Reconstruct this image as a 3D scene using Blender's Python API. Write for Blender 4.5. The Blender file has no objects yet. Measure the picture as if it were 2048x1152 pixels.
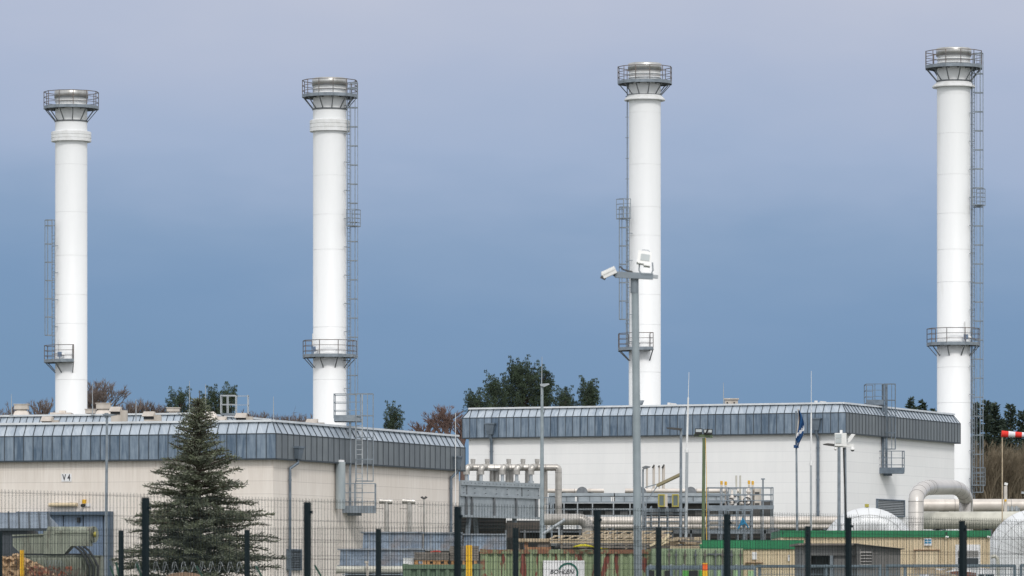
import bpy, math, random
from mathutils import Vector, Matrix
R = math.radians
random.seed(11)
S = bpy.context.scene
C = S.collection
# ---------------------------------------------------------------- camera, world, sun
F, CX, HY, CZ = 10000.0, 1024.0, 1180.0, 1.2      # focal length in photo pixels, principal column, horizon row, eye height
cam_d = bpy.data.cameras.new('camera'); cam = bpy.data.objects.new('camera', cam_d); C.objects.link(cam)
cam_d.sensor_width = 36; cam_d.lens = F/2048*36; cam_d.shift_y = (HY-576)/2048
cam_d.clip_start = 1; cam_d.clip_end = 9000
cam_d.dof.use_dof = True; cam_d.dof.focus_distance = 330; cam_d.dof.aperture_fstop = 8.0
cam.location = (0, 0, CZ); cam.rotation_euler = (R(90), 0, 0)
S.camera = cam
SUN_EL, SUN_AZ = 42, 168      # azimuth clockwise from +Y (where the camera looks): behind the camera, a little to its right
sd = bpy.data.lights.new('sun', 'SUN'); sd.energy = 1.5; sd.angle = R(10); sd.color = (1, .96, .91)
so = bpy.data.objects.new('sun', sd); C.objects.link(so)
so.rotation_euler = (R(90-SUN_EL), 0, R(180-SUN_AZ))
w = bpy.data.worlds.new('World'); S.world = w; w.use_nodes = True
nt = w.node_tree; nt.nodes.clear()
def N(nt, t, **k):
    n = nt.nodes.new(t)
    for a, b in k.items(): setattr(n, a, b)
    return n
def math_node(nt, op, a, b=None):
    n = N(nt, 'ShaderNodeMath', operation=op)
    for i, v in enumerate((a, b)):
        if v is None: continue
        if isinstance(v, (int, float)): n.inputs[i].default_value = v
        else: nt.links.new(v, n.inputs[i])
    return n.outputs[0]
def ramp(nt, fac, stops):
    n = N(nt, 'ShaderNodeValToRGB'); nt.links.new(fac, n.inputs[0])
    e = n.color_ramp.elements
    while len(e) > 1: e.remove(e[-1])
    e[0].position = stops[0][0]; e[0].color = (*stops[0][1], 1)
    for p, c in stops[1:]:
        k = e.new(p); k.color = (*c, 1)
    return n.outputs[0]
def mixc(nt, fac, a, b, mode='MIX'):
    n = N(nt, 'ShaderNodeMix', data_type='RGBA', blend_type=mode)
    for i, v in ((0, fac), (6, a), (7, b)):
        if isinstance(v, (int, float)): n.inputs[i].default_value = v
        elif isinstance(v, tuple): n.inputs[i].default_value = (*v, 1)
        else: nt.links.new(v, n.inputs[i])
    return n.outputs[2]
tc = N(nt, 'ShaderNodeTexCoord'); sx = N(nt, 'ShaderNodeSeparateXYZ'); nt.links.new(tc.outputs['Generated'], sx.inputs[0])
mp = N(nt, 'ShaderNodeMapping'); mp.inputs['Scale'].default_value = (9, 3, 26); nt.links.new(tc.outputs['Generated'], mp.inputs[0])
cn = N(nt, 'ShaderNodeTexNoise'); cn.inputs['Scale'].default_value = 1.0; cn.inputs['Detail'].default_value = 4; nt.links.new(mp.outputs[0], cn.inputs['Vector'])
zz = math_node(nt, 'ADD', sx.outputs[2], math_node(nt, 'MULTIPLY', sx.outputs[0], .055))
zz = math_node(nt, 'ADD', zz, math_node(nt, 'MULTIPLY', math_node(nt, 'SUBTRACT', cn.outputs[0], .5), .034))
mp2 = N(nt, 'ShaderNodeMapping'); mp2.inputs['Scale'].default_value = (34, 8, 95); mp2.inputs['Rotation'].default_value = (0, R(6), 0); nt.links.new(tc.outputs['Generated'], mp2.inputs[0])
cn2 = N(nt, 'ShaderNodeTexNoise'); cn2.inputs['Scale'].default_value = 1.0; cn2.inputs['Detail'].default_value = 5; nt.links.new(mp2.outputs[0], cn2.inputs['Vector'])
zz = math_node(nt, 'ADD', zz, math_node(nt, 'MULTIPLY', math_node(nt, 'SUBTRACT', cn2.outputs[0], .5), .011))
front = ramp(nt, zz, [(0, (.165, .292, .465)), (.035, (.172, .303, .495)), (.056, (.195, .322, .525)), (.070, (.252, .370, .565)), (.086, (.37, .465, .655)), (.105, (.455, .52, .685)), (.13, (.57, .60, .72)), (.3, (.78, .8, .86)), (1, (1, 1, 1))])
back = ramp(nt, zz, [(0, (.92, .95, 1)), (.3, (.96, .98, 1)), (1, (.97, .98, 1))])
bk = N(nt, 'ShaderNodeVectorMath', operation='SCALE'); bk.inputs['Scale'].default_value = 1.23; nt.links.new(back, bk.inputs[0]); back = bk.outputs[0]
bf = N(nt, 'ShaderNodeMapRange'); bf.inputs[1].default_value = .93; bf.inputs[2].default_value = -.1; nt.links.new(sx.outputs[1], bf.inputs[0])
cloud = mixc(nt, bf.outputs[0], front, back)
sky = N(nt, 'ShaderNodeTexSky', sky_type='NISHITA', sun_disc=False); sky.sun_elevation = R(SUN_EL); sky.sun_rotation = R(SUN_AZ)
b1 = N(nt, 'ShaderNodeBackground'); nt.links.new(cloud, b1.inputs[0]); b1.inputs[1].default_value = .96
b2 = N(nt, 'ShaderNodeBackground'); nt.links.new(sky.outputs[0], b2.inputs[0]); b2.inputs[1].default_value = .07
mx = N(nt, 'ShaderNodeMixShader'); mx.inputs[0].default_value = .06
nt.links.new(b1.outputs[0], mx.inputs[1]); nt.links.new(b2.outputs[0], mx.inputs[2])
wo = N(nt, 'ShaderNodeOutputWorld'); nt.links.new(mx.outputs[0], wo.inputs[0])
S.view_settings.view_transform = 'Standard'; S.view_settings.look = 'None'; S.view_settings.exposure = 0; S.view_settings.gamma = 1
# ---------------------------------------------------------------- layout helpers: a photo pixel at a chosen real distance
def X(px, Y): return (px-CX)*Y/F
def Z(py, Y): return CZ+(HY-py)*Y/F
def P(px, py, Y): return Vector((X(px, Y), Y, Z(py, Y)))
# ---------------------------------------------------------------- materials
MATS = {}
def mat(name, c, rough=.6, metal=0.0, c2=None, scale=1.0, streak=0, bump=0, lo=.38, hi=.66, c3=None, s3=.3, lo3=.55, hi3=.65, streak3=0, spec=.5):
    m = bpy.data.materials.new(name); m.use_nodes = True; t = m.node_tree; b = t.nodes['Principled BSDF']
    b.inputs['Roughness'].default_value = rough; b.inputs['Metallic'].default_value = metal; b.inputs['Specular IOR Level'].default_value = spec
    tc = N(t, 'ShaderNodeTexCoord')
    def noise(sc, st):
        mp = N(t, 'ShaderNodeMapping'); mp.inputs['Scale'].default_value = (1, 1, 1/st if st else 1); t.links.new(tc.outputs['Object'], mp.inputs[0])
        n = N(t, 'ShaderNodeTexNoise'); n.inputs['Scale'].default_value = sc; n.inputs['Detail'].default_value = 6; n.inputs['Roughness'].default_value = .6
        t.links.new(mp.outputs[0], n.inputs['Vector']); return n.outputs[0]
    if c2 is None: c2 = tuple(v*.82 for v in c)
    n1 = noise(scale, streak)
    col = ramp(t, n1, [(lo, c), (hi, c2)])
    if c3:
        f = ramp(t, noise(s3, streak3), [(lo3, (0, 0, 0)), (hi3, (1, 1, 1))]); col = mixc(t, f, col, c3)
    t.links.new(col, b.inputs['Base Color'])
    if bump:
        bn = N(t, 'ShaderNodeBump'); bn.inputs['Strength'].default_value = bump; bn.inputs['Distance'].default_value = .03
        t.links.new(noise(scale*6, 0), bn.inputs['Height']); t.links.new(bn.outputs[0], b.inputs['Normal'])
    MATS[name] = m; return m
def uvmat(name, c, c2, kind, rough=.5, metal=0.0, dark=(.3, .28, .25), pitch=.73, vpitch=6.0, lw=.022):
    """cladding (u counts panels, v metres) and precast wall (u, v metres, joints every pitch)"""
    m = bpy.data.materials.new(name); m.use_nodes = True; t = m.node_tree; b = t.nodes['Principled BSDF']
    b.inputs['Roughness'].default_value = rough; b.inputs['Metallic'].default_value = metal
    uv = N(t, 'ShaderNodeUVMap'); s = N(t, 'ShaderNodeSeparateXYZ'); t.links.new(uv.outputs[0], s.inputs[0])
    def noise(sx_, sy_, det=6, seed=0):
        mp = N(t, 'ShaderNodeMapping'); mp.inputs['Scale'].default_value = (sx_, sy_, 1); mp.inputs['Location'].default_value = (seed, seed*2, 0)
        t.links.new(uv.outputs[0], mp.inputs[0]); n = N(t, 'ShaderNodeTexNoise'); n.inputs['Scale'].default_value = 1; n.inputs['Detail'].default_value = det
        n.inputs['Roughness'].default_value = .62; t.links.new(mp.outputs[0], n.inputs['Vector']); return n.outputs[0]
    if kind == 'cladding':
        wn = N(t, 'ShaderNodeTexWhiteNoise', noise_dimensions='1D'); t.links.new(math_node(t, 'FLOOR', s.outputs[0]), wn.inputs['W'])
        a = math_node(t, 'MULTIPLY', wn.outputs[0], .32)
        a = math_node(t, 'ADD', a, math_node(t, 'MULTIPLY', noise(3.4, .6), 1.3))
        a = math_node(t, 'ADD', a, math_node(t, 'MULTIPLY', noise(1.1, 1.4, seed=5), .45))
        a = math_node(t, 'SUBTRACT', a, .58)
        col = ramp(t, a, [(.18, c), (.72, c2)])
        rr = N(t, 'ShaderNodeMapRange'); rr.inputs[3].default_value = rough-.08; rr.inputs[4].default_value = rough+.15; t.links.new(a, rr.inputs[0]); t.links.new(rr.outputs[0], b.inputs['Roughness'])
    else:
        n = noise(.35, .12); n2 = noise(3.5, .35, seed=3)
        a = math_node(t, 'ADD', math_node(t, 'MULTIPLY', n, .6), math_node(t, 'MULTIPLY', n2, .4))
        col = ramp(t, a, [(.38, c), (.66, c2)])
        fr = math_node(t, 'FRACT', math_node(t, 'DIVIDE', s.outputs[1], pitch)); ln = math_node(t, 'LESS_THAN', fr, lw/pitch)
        row = N(t, 'ShaderNodeTexWhiteNoise', noise_dimensions='2D'); cb = N(t, 'ShaderNodeCombineXYZ')
        t.links.new(math_node(t, 'FLOOR', math_node(t, 'DIVIDE', s.outputs[1], pitch)), cb.inputs[1]); t.links.new(math_node(t, 'FLOOR', math_node(t, 'DIVIDE', s.outputs[0], vpitch)), cb.inputs[0])
        t.links.new(cb.outputs[0], row.inputs['Vector'])
        col = mixc(t, math_node(t, 'MULTIPLY', row.outputs[0], .07), col, tuple(v*.5 for v in c2))
        fv = math_node(t, 'LESS_THAN', math_node(t, 'FRACT', math_node(t, 'DIVIDE', s.outputs[0], vpitch)), lw*.8/vpitch)
        col = mixc(t, math_node(t, 'MULTIPLY', math_node(t, 'MAXIMUM', ln, math_node(t, 'MULTIPLY', fv, .15)), .5), col, dark)
        if name == 'wall_cream':    # rain marks that run down from the cladding edge
            tp = N(t, 'ShaderNodeMapRange'); tp.inputs[1].default_value = 6.6; tp.inputs[2].default_value = 8.5; t.links.new(s.outputs[1], tp.inputs[0])
            stn = ramp(t, noise(7, .25, 4, 9), [(.45, (0, 0, 0)), (.7, (1, 1, 1))])
            col = mixc(t, math_node(t, 'MULTIPLY', math_node(t, 'MULTIPLY', tp.outputs[0], .45), stn), col, (.42, .34, .27))
        bn = N(t, 'ShaderNodeBump'); bn.inputs['Strength'].default_value = .15; bn.inputs['Distance'].default_value = .02
        t.links.new(noise(22, 22, 3), bn.inputs['Height']); t.links.new(bn.outputs[0], b.inputs['Normal'])
    t.links.new(col, b.inputs['Base Color']); MATS[name] = m; return m
mat('white_steel', (.80, .81, .82), .5, c2=(.74, .755, .765), scale=.35, streak=6, c3=(.66, .66, .64), s3=.8, lo3=.62, hi3=.8, streak3=10)
mat('white_trim', (.76, .77, .78), .5, c2=(.66, .665, .66), scale=2)
mat('joint_grey', (.77, .78, .79), .7)
mat('stainless', (.50, .50, .49), .38, .8, c2=(.36, .355, .34), scale=1.6, streak=3, bump=.2)
mat('galv', (.25, .29, .33), .5, .3, c2=(.17, .20, .23), scale=2.5)
mat('galv_light', (.42, .45, .47), .5, .3, c2=(.34, .37, .40), scale=3)
mat('galv_spangle', (.26, .32, .40), .45, .35, c2=(.13, .17, .23), scale=3.2, c3=(.23, .19, .17), s3=.6, lo3=.56, hi3=.72, bump=.5)
mat('dark_galv', (.12, .135, .15), .6, .3, c2=(.20, .21, .22), scale=3)
mat('rail_rust', (.17, .135, .115), .7, .2, c2=(.11, .115, .13), scale=1.5)
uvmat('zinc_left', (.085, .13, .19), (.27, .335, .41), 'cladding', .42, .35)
uvmat('zinc_right', (.145, .165, .185), (.21, .235, .255), 'cladding', .5, .3)  # fascia zinc per facing: left bluer, right greyer, reflected tint put into colour
uvmat('zinc_slope', (.34, .40, .47), (.50, .555, .615), 'cladding', .38, .4)  # same zinc painted lighter: sky reflection on the slopes put into colour
mat('seam', (.055, .07, .085), .6, .3)  # dark ribs and edges: the seams' shadow lines put into the colour
mat('coping', (.78, .81, .84), .4, .4)
uvmat('wall_cream', (.82, .765, .71), (.71, .645, .585), 'wall', .85, 0, (.34, .30, .27))
uvmat('wall_white', (.86, .86, .86), (.80, .805, .81), 'wall', .7, 0, (.52, .53, .55), .72)
mat('roof_felt', (.12, .12, .13), .9)
mat('pipe_cream', (.66, .61, .56), .45, .15, c2=(.50, .455, .41), scale=.9, bump=.25, c3=(.36, .32, .28), s3=1.6, lo3=.6, hi3=.8)
mat('pipe_silver', (.52, .50, .47), .36, .5, c2=(.33, .31, .285), scale=1.1, bump=.3)
mat('pipe_green', (.56, .55, .48), .55, .05, c2=(.40, .39, .34), scale=1.2, streak=4)
mat('pipe_white', (.72, .735, .75), .45, .1, c2=(.60, .615, .63), scale=.6)
mat('pipe_joint', (.26, .25, .24), .7)
mat('beige', (.60, .55, .49), .6, c2=(.46, .42, .37), scale=1.5, streak=3)
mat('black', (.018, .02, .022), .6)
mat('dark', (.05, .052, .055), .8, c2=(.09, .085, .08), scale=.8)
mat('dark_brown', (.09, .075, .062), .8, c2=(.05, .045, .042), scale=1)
mat('blue_door', (.14, .20, .30), .5, .1, c2=(.19, .25, .35), scale=1.2, streak=5)
mat('blue_frame', (.085, .125, .18), .45, .2)
mat('transformer_green', (.27, .29, .235), .6, c2=(.17, .19, .15), scale=1.4, streak=5, c3=(.10, .09, .07), s3=2.2, lo3=.52, hi3=.68, streak3=4)
mat('fence_green', (.008, .017, .022), .6, spec=.15)
mat('fence_wire', (.020, .030, .032), .6, spec=.2)
mat('yellow', (.80, .47, .01), .5, c2=(.70, .38, .008), scale=4)
mat('orange', (.85, .13, .015), .5)
mat('yellow_olive', (.38, .33, .05), .5)
mat('box_green', (.24, .31, .17), .65, c2=(.29, .35, .21), scale=1.0, streak=6, c3=(.19, .05, .035), s3=3.6, lo3=.56, hi3=.58, streak3=4.5, bump=.2)
mat('box_green_clean', (.22, .30, .18), .65, c2=(.30, .37, .24), scale=1.0, streak=6)
mat('box_green_dark', (.09, .15, .095), .65, c2=(.14, .20, .13), scale=1.0, streak=4)
mat('rust', (.21, .075, .04), .8, c2=(.12, .06, .04), scale=6)
mat('rust_light', (.34, .18, .09), .8, c2=(.20, .10, .06), scale=5)
mat('cabin_cream', (.66, .55, .38), .6, c2=(.60, .49, .33), scale=1)
mat('cabin_green', (.013, .20, .08), .5, c2=(.010, .165, .065), scale=1)
mat('shed_grey', (.19, .19, .192), .8, c2=(.15, .145, .14), scale=1, streak=5)
mat('shed_grey_light', (.35, .34, .33), .8)
mat('timber', (.52, .43, .31), .8, c2=(.36, .28, .19), scale=4)
mat('timber_grey', (.22, .195, .175), .85, c2=(.13, .115, .10), scale=5)
mat('pallet', (.50, .27, .11), .8, c2=(.34, .18, .08), scale=6)
mat('sign_white', (.80, .80, .81), .5, c2=(.74, .74, .76), scale=2)
mat('print_dark', (.05, .05, .06), .6)
mat('print_green', (.005, .13, .095), .6)
mat('print_blue', (.03, .25, .45), .6)
mat('flag_blue', (.008, .075, .22), .8, c2=(.006, .05, .16), scale=2)
mat('white_plastic', (.80, .80, .79), .4, c2=(.72, .72, .71), scale=3)
mat('glass_dark', (.03, .04, .05), .12)
mat('lamp_glass', (.50, .54, .55), .15)
mat('green_pole', (.12, .165, .085), .6, c2=(.085, .12, .065), scale=3)
mat('gauge_glass', (.13, .165, .165), .25); mat('lean_wall', (.055, .065, .08), .7); mat('galv_mast', (.31, .36, .39), .5, .25, c2=(.24, .285, .31), scale=2.5)
mat('box_frame', (.19, .23, .13), .7, c2=(.20, .09, .05), scale=3, lo=.45, hi=.55)
mat('pipe_joint_l', (.36, .36, .36), .7); mat('red_sock', (.75, .03, .02), .8); mat('white_sock', (.78, .76, .80), .8)
mat('rubble', (.58, .40, .24), .9, c2=(.36, .24, .14), scale=4, bump=.8)
mat('soil', (.20, .12, .07), .95, c2=(.13, .085, .05), scale=3, bump=.8)
mat('ground', (.16, .155, .14), .95, c2=(.10, .12, .07), scale=.15, bump=.3)
mat('bark', (.10, .075, .055), .9, c2=(.06, .05, .04), scale=3)
mat('bark_grey', (.17, .135, .12), .9, c2=(.115, .09, .08), scale=2)
mat('bark_red', (.17, .11, .095), .9, c2=(.12, .08, .07), scale=2)
mat('bark_olive', (.20, .165, .115), .9, c2=(.135, .105, .07), scale=.5)
mat('cedar_leaf', (.125, .145, .085), .7, c2=(.055, .068, .050), scale=1.6, lo=.4, hi=.62, c3=(.225, .24, .19), s3=2.6, lo3=.52, hi3=.66)
mat('pine_leaf', (.060, .090, .050), .75, c2=(.022, .038, .026), scale=1.5, lo=.42, hi=.6)
mat('spruce_leaf', (.040, .064, .042), .8, c2=(.018, .032, .022), scale=1.1, lo=.42, hi=.6)
mat('leaf_red', (.24, .085, .05), .8); mat('hose_yellow', (.80, .70, .02), .5); mat('strap_blue', (.02, .22, .42), .5); mat('strap_red', (.40, .05, .03), .7)
mat('car_white', (.78, .78, .79), .3)
# ---------------------------------------------------------------- mesh builder
OFF = {}
def off_of(o): return OFF.get(o.name, Vector((0, 0, 0)))
class MB:
    def __init__(s, M=None): s.v = []; s.f = []; s.mi = []; s.sm = []; s.uv = []; s.M = M; s.has_uv = False
    def add(s, vs, fs, m=0, smooth=False, uvs=None):
        k = len(s.v)
        for p in vs: s.v.append(tuple(s.M @ Vector(p)) if s.M else tuple(p))
        for i, f in enumerate(fs):
            s.f.append(tuple(k+j for j in f)); s.mi.append(m); s.sm.append(smooth)
            if uvs: s.uv.append(uvs[i]); s.has_uv = True
            else: s.uv.append([(0, 0)]*len(f))
        return s
    def box(s, x0, x1, y0, y1, z0, z1, m=0):
        return s.add([(x0, y0, z0), (x1, y0, z0), (x1, y1, z0), (x0, y1, z0), (x0, y0, z1), (x1, y0, z1), (x1, y1, z1), (x0, y1, z1)],
                     [(0, 3, 2, 1), (4, 5, 6, 7), (0, 1, 5, 4), (1, 2, 6, 5), (2, 3, 7, 6), (3, 0, 4, 7)], m)
    def pbox(s, px0, py0, px1, py1, Y, d=.2, m=0):
        return s.box(X(px0, Y), X(px1, Y), Y, Y+d, Z(py1, Y), Z(py0, Y), m)
    def quad(s, a, b, c, d, m=0, uv=None): return s.add([a, b, c, d], [(0, 1, 2, 3)], m, False, [uv] if uv else None)
    def bar(s, p, q, w, h=None, m=0):
        p = Vector(p); q = Vector(q); h = h or w; d = q-p
        if d.length < 1e-6: return s
        d.normalize(); up = Vector((0, 0, 1)) if abs(d.z) < .95 else Vector((0, 1, 0))
        a = d.cross(up).normalized()*w/2; b = a.cross(d).normalized()*h/2
        vs = [p-a-b, p+a-b, p+a+b, p-a+b, q-a-b, q+a-b, q+a+b, q-a+b]
        return s.add(vs, [(0, 1, 2, 3), (7, 6, 5, 4), (0, 4, 5, 1), (1, 5, 6, 2), (2, 6, 7, 3), (3, 7, 4, 0)], m)
    def tube(s, pts, r, n=8, m=0, cap=True, smooth=True):
        pts = [Vector(p) for p in pts]; rs = r if isinstance(r, (list, tuple)) else [r]*len(pts)
        vs = []; t0 = (pts[1]-pts[0]).normalized()
        a = t0.cross(Vector((0, 0, 1)) if abs(t0.z) < .9 else Vector((0, 1, 0))).normalized()
        for i, p in enumerate(pts):
            t = ((pts[min(i+1, len(pts)-1)]-pts[max(i-1, 0)])).normalized()
            a = (a-t*a.dot(t)).normalized(); b = t.cross(a)
            for k in range(n):
                g = 2*math.pi*k/n; vs.append(p+(a*math.cos(g)+b*math.sin(g))*rs[i])
        fs = [(i*n+k, i*n+(k+1) % n, (i+1)*n+(k+1) % n, (i+1)*n+k) for i in range(len(pts)-1) for k in range(n)]
        s.add(vs, fs, m, smooth)
        if cap: s.add(vs[:n]+vs[-n:], [tuple(range(n-1, -1, -1)), tuple(range(n, 2*n))], m)
        return s
    def lathe(s, c, prof, n=32, m=0, smooth=True, caps=False):
        c = Vector(c); vs = []
        for r_, z in prof:
            for k in range(n): g = 2*math.pi*k/n; vs.append(c+Vector((r_*math.cos(g), r_*math.sin(g), z)))
        fs = [(i*n+k, i*n+(k+1) % n, (i+1)*n+(k+1) % n, (i+1)*n+k) for i in range(len(prof)-1) for k in range(n)]
        s.add(vs, fs, m, smooth)
        if caps: s.add(vs[:n]+vs[-n:], [tuple(range(n-1, -1, -1)), tuple(range(n, 2*n))], m)
        return s
    def prism(s, poly, y0, y1, m=0):
        n = len(poly); vs = [(x, y0, z) for x, z in poly]+[(x, y1, z) for x, z in poly]
        return s.add(vs, [tuple(range(n)), tuple(range(2*n-1, n-1, -1))]+[(i, i+n, (i+1) % n+n, (i+1) % n) for i in range(n)], m)
    def joints(s, pts, r, step, m=1, n=16, w=.03):
        """thin raised bands round a pipe every `step` metres"""
        pts = [Vector(p) for p in pts]; acc = step*.6
        for a, b in zip(pts, pts[1:]):
            L = (b-a).length; d = (b-a).normalized(); t = acc
            while t < L:
                q = a+d*t; s.tube([q-d*w/2, q+d*w/2], r*1.012+.004, n, m); t += step
            acc = t-L
        return s
    def build(s, name, mats, parent=None, label=None, cat=None, group=None, kind=None, loc=None):
        me = bpy.data.meshes.new(name); o = bpy.data.objects.new(name, me); C.objects.link(o)
        if parent is not None: of = off_of(parent); o.parent = parent
        else:
            if loc is not None: of = Vector(loc)
            elif s.v and kind != 'structure':
                xs = [p[0] for p in s.v]; ys = [p[1] for p in s.v]; zs = [p[2] for p in s.v]
                of = Vector(((min(xs)+max(xs))/2, (min(ys)+max(ys))/2, min(zs)))
            else: of = Vector((0, 0, 0))
            o.location = of
        OFF[o.name] = of
        me.from_pydata([(a-of.x, b-of.y, c-of.z) for a, b, c in s.v], [], s.f)
        for mm in (mats if isinstance(mats, (list, tuple)) else [mats]): me.materials.append(MATS[mm])
        me.polygons.foreach_set('material_index', s.mi); me.polygons.foreach_set('use_smooth', s.sm)
        if s.has_uv:
            l = me.uv_layers.new(name='UVMap'); l.data.foreach_set('uv', [c for f in s.uv for q in f for c in q])
        me.update(); tag(o, label, cat, group, kind); return o
def tag(o, label=None, cat=None, group=None, kind=None):
    if label: o['label'] = label
    if cat: o['category'] = cat
    if group: o['group'] = group
    if kind: o['kind'] = kind
    return o
def thing(name, label, cat, loc, group=None):
    o = bpy.data.objects.new(name, None); C.objects.link(o); o.location = loc; o.empty_display_size = .3
    OFF[o.name] = Vector(loc); return tag(o, label, cat, group)
def copy_tree(o, loc, label, scale=None, rz=0, group=None):
    c = o.copy(); C.objects.link(c); c.location = loc; c['label'] = label
    if group: c['group'] = group
    if scale: c.scale = scale if isinstance(scale, tuple) else (scale,)*3
    c.rotation_euler = (0, 0, rz)
    for ch in list(o.children):
        d = ch.copy(); C.objects.link(d); d.parent = c
        for g in list(ch.children): e = g.copy(); C.objects.link(e); e.parent = d
    return c
def frame(origin, ex, ez=(0, 0, 1)):
    ex = Vector(ex).normalized(); ez = Vector(ez).normalized(); ey = ez.cross(ex)
    return Matrix(((ex.x, ey.x, ez.x, origin[0]), (ex.y, ey.y, ez.y, origin[1]), (ex.z, ey.z, ez.z, origin[2]), (0, 0, 0, 1)))
def arc_pts(c, u, v, r, a0, a1, n=10):
    c = Vector(c); u = Vector(u); v = Vector(v)
    return [c+(u*math.cos(R(a0+(a1-a0)*i/n))+v*math.sin(R(a0+(a1-a0)*i/n)))*r for i in range(n+1)]
def text(body, name, m, parent, loc, size, rot=(R(90), 0, 0), ex=.006, shear=0, sx=1, bold=0):
    cu = bpy.data.curves.new(name, 'FONT'); cu.body = body; cu.size = size; cu.extrude = ex; cu.shear = shear; cu.align_x = 'CENTER'; cu.offset = bold
    tmp = bpy.data.objects.new(name, cu); C.objects.link(tmp); me = bpy.data.meshes.new_from_object(tmp); bpy.data.objects.remove(tmp)
    o = bpy.data.objects.new(name, me); me.materials.clear(); me.materials.append(MATS[m]); C.objects.link(o); o.parent = parent
    o.location = Vector(loc)-off_of(parent); o.rotation_euler = rot; o.scale = (sx, 1, 1); OFF[o.name] = Vector(loc); return o
# ---------------------------------------------------------------- ground
g = MB(); n = 24; L = 3000
gv = [(-L+2*L*i/n, -300+(2*L)*j/n, 0) for j in range(n+1) for i in range(n+1)]
g.add(gv, [(j*(n+1)+i, j*(n+1)+i+1, (j+1)*(n+1)+i+1, (j+1)*(n+1)+i) for j in range(n) for i in range(n)])
g.build('ground', 'ground', kind='structure')
# ---------------------------------------------------------------- railings, ladders
def poly_rail(mb, pts, h, posts=True, nr=3, r=.025, m=0, close=False):
    q = pts+([pts[0]] if close else [])
    for k in range(nr):
        z = Vector((0, 0, h*(1-k/nr)))
        for a, b in zip(q, q[1:]): mb.bar(a+z, b+z, r*2 if k == 0 else r*1.5, None, m)
    if posts:
        for a in pts: mb.bar(a, a+Vector((0, 0, h)), r*2.2, None, m)
def ring_platform(parent, cx, cy, z, ri, ro, a0, a1, nseg, rail_h, br_h, name='platform', rust='galv'):
    pt = lambda r_, a, zz=0: Vector((cx+r_*math.cos(R(a)), cy+r_*math.sin(R(a)), z+zz))
    full = abs(a1-a0) >= 359
    an = [a0+(a1-a0)*i/nseg for i in range(nseg+1)]
    deck = MB()
    for a, b in zip(an, an[1:]):
        i0, i1, o0, o1 = pt(ri, a), pt(ri, b), pt(ro, a), pt(ro, b); dz = Vector((0, 0, .06))
        deck.add([i0, o0, o1, i1, i0+dz, o0+dz, o1+dz, i1+dz], [(0, 3, 2, 1), (4, 5, 6, 7), (1, 2, 6, 5), (0, 4, 7, 3)])
        deck.bar(pt(ro, a, .05), pt(ro, b, .05), .03, .24)
    if not full:
        for a in (an[0], an[-1]): deck.bar(pt(ri, a, .05), pt(ro, a, .05), .03, .2)
    d = deck.build(name, 'galv', parent)
    rl = MB(); rp = [pt(ro-.02, a, .05) for a in (an[:-1] if full else an)]
    if not full: rp = [pt(ri+.1, an[0], .05)]+rp+[pt(ri+.1, an[-1], .05)]
    poly_rail(rl, rp, rail_h, r=.026, close=full)
    rl.build('railing', rust, d)
    for a in (an[:-1] if full else an):
        b = MB(); b.bar(pt(ro-.05, a, -.03), pt(ri+.02, a, -br_h), .07, .06); b.bar(pt(ri, a, -.05), pt(ro, a, -.05), .07, .1); b.build('bracket', 'dark_galv', d)
    b = MB()
    if full: b.lathe((cx, cy, z-br_h), [(ri+.01, -.05), (ri+.06, -.05), (ri+.06, .05), (ri+.01, .05)], 32)
    if full: b.build('bracket_ring', 'dark_galv', d)
    return d
def caged_ladder(parent, base, rad, z0, z1, cage0, hoop=1.42, name='ladder', m='galv', rest=None, mc='galv_light'):
    """ladder climbing from z0 to z1 at `base` (x, y); rad = unit outward direction; cage from cage0 up; rest = list of (z0, z1) guard boxes"""
    rad = Vector((*rad, 0)).normalized(); tan = Vector((-rad.y, rad.x, 0)); b = Vector((*base, 0)); z = lambda v: Vector((0, 0, v))
    l = MB()
    for s_ in (-1, 1): l.bar(b+tan*.22*s_+z(z0), b+tan*.22*s_+z(z1+1.0), .05, .06)
    k = z0
    while k < z1: l.bar(b-tan*.22+z(k), b+tan*.22+z(k), .03); k += .28
    k = z0+.6
    while k < z1:
        for s_ in (-1, 1): l.bar(b+tan*.22*s_+z(k), b+tan*.22*s_-rad*.28+z(k), .05)
        k += 2.1
    o = l.build(name, m, parent)
    c = MB(); hp = lambda g: b+rad*.36+(rad*math.cos(g)*.38+tan*math.sin(g)*.36)
    gs = [R(a) for a in (-125, -90, -45, 0, 45, 90, 125)]
    k = cage0; top = z1+1.0; hz = []
    while k < top-.3: hz.append(k); k += hoop
    hz.append(top)
    for k in hz:
        pp = [b-tan*.22+z(k)]+[hp(a)+z(k) for a in gs]+[b+tan*.22+z(k)]
        for p, q in zip(pp, pp[1:]): c.bar(p, q, .03, .06)
    for a in gs[1:-1]: c.bar(hp(a)+z(cage0), hp(a)+z(top), .035, .02)
    c.build('safety_cage', mc, o)
    for r0, r1 in (rest or []):
        q = MB()
        P4 = [b-tan*.5+rad*.05, b-tan*.5+rad*.72, b+tan*.5+rad*.72, b+tan*.5+rad*.05]
        q.add([p+z(r0) for p in P4]+[p+z(r0+.08) for p in P4], [(0, 1, 2, 3), (7, 6, 5, 4), (0, 4, 5, 1), (1, 5, 6, 2), (2, 6, 7, 3), (3, 7, 4, 0)])
        poly_rail(q, [p+z(r0) for p in P4], r1-r0, nr=4, r=.022)
        q.build('rest_platform', 'galv', o)
    return o
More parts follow.
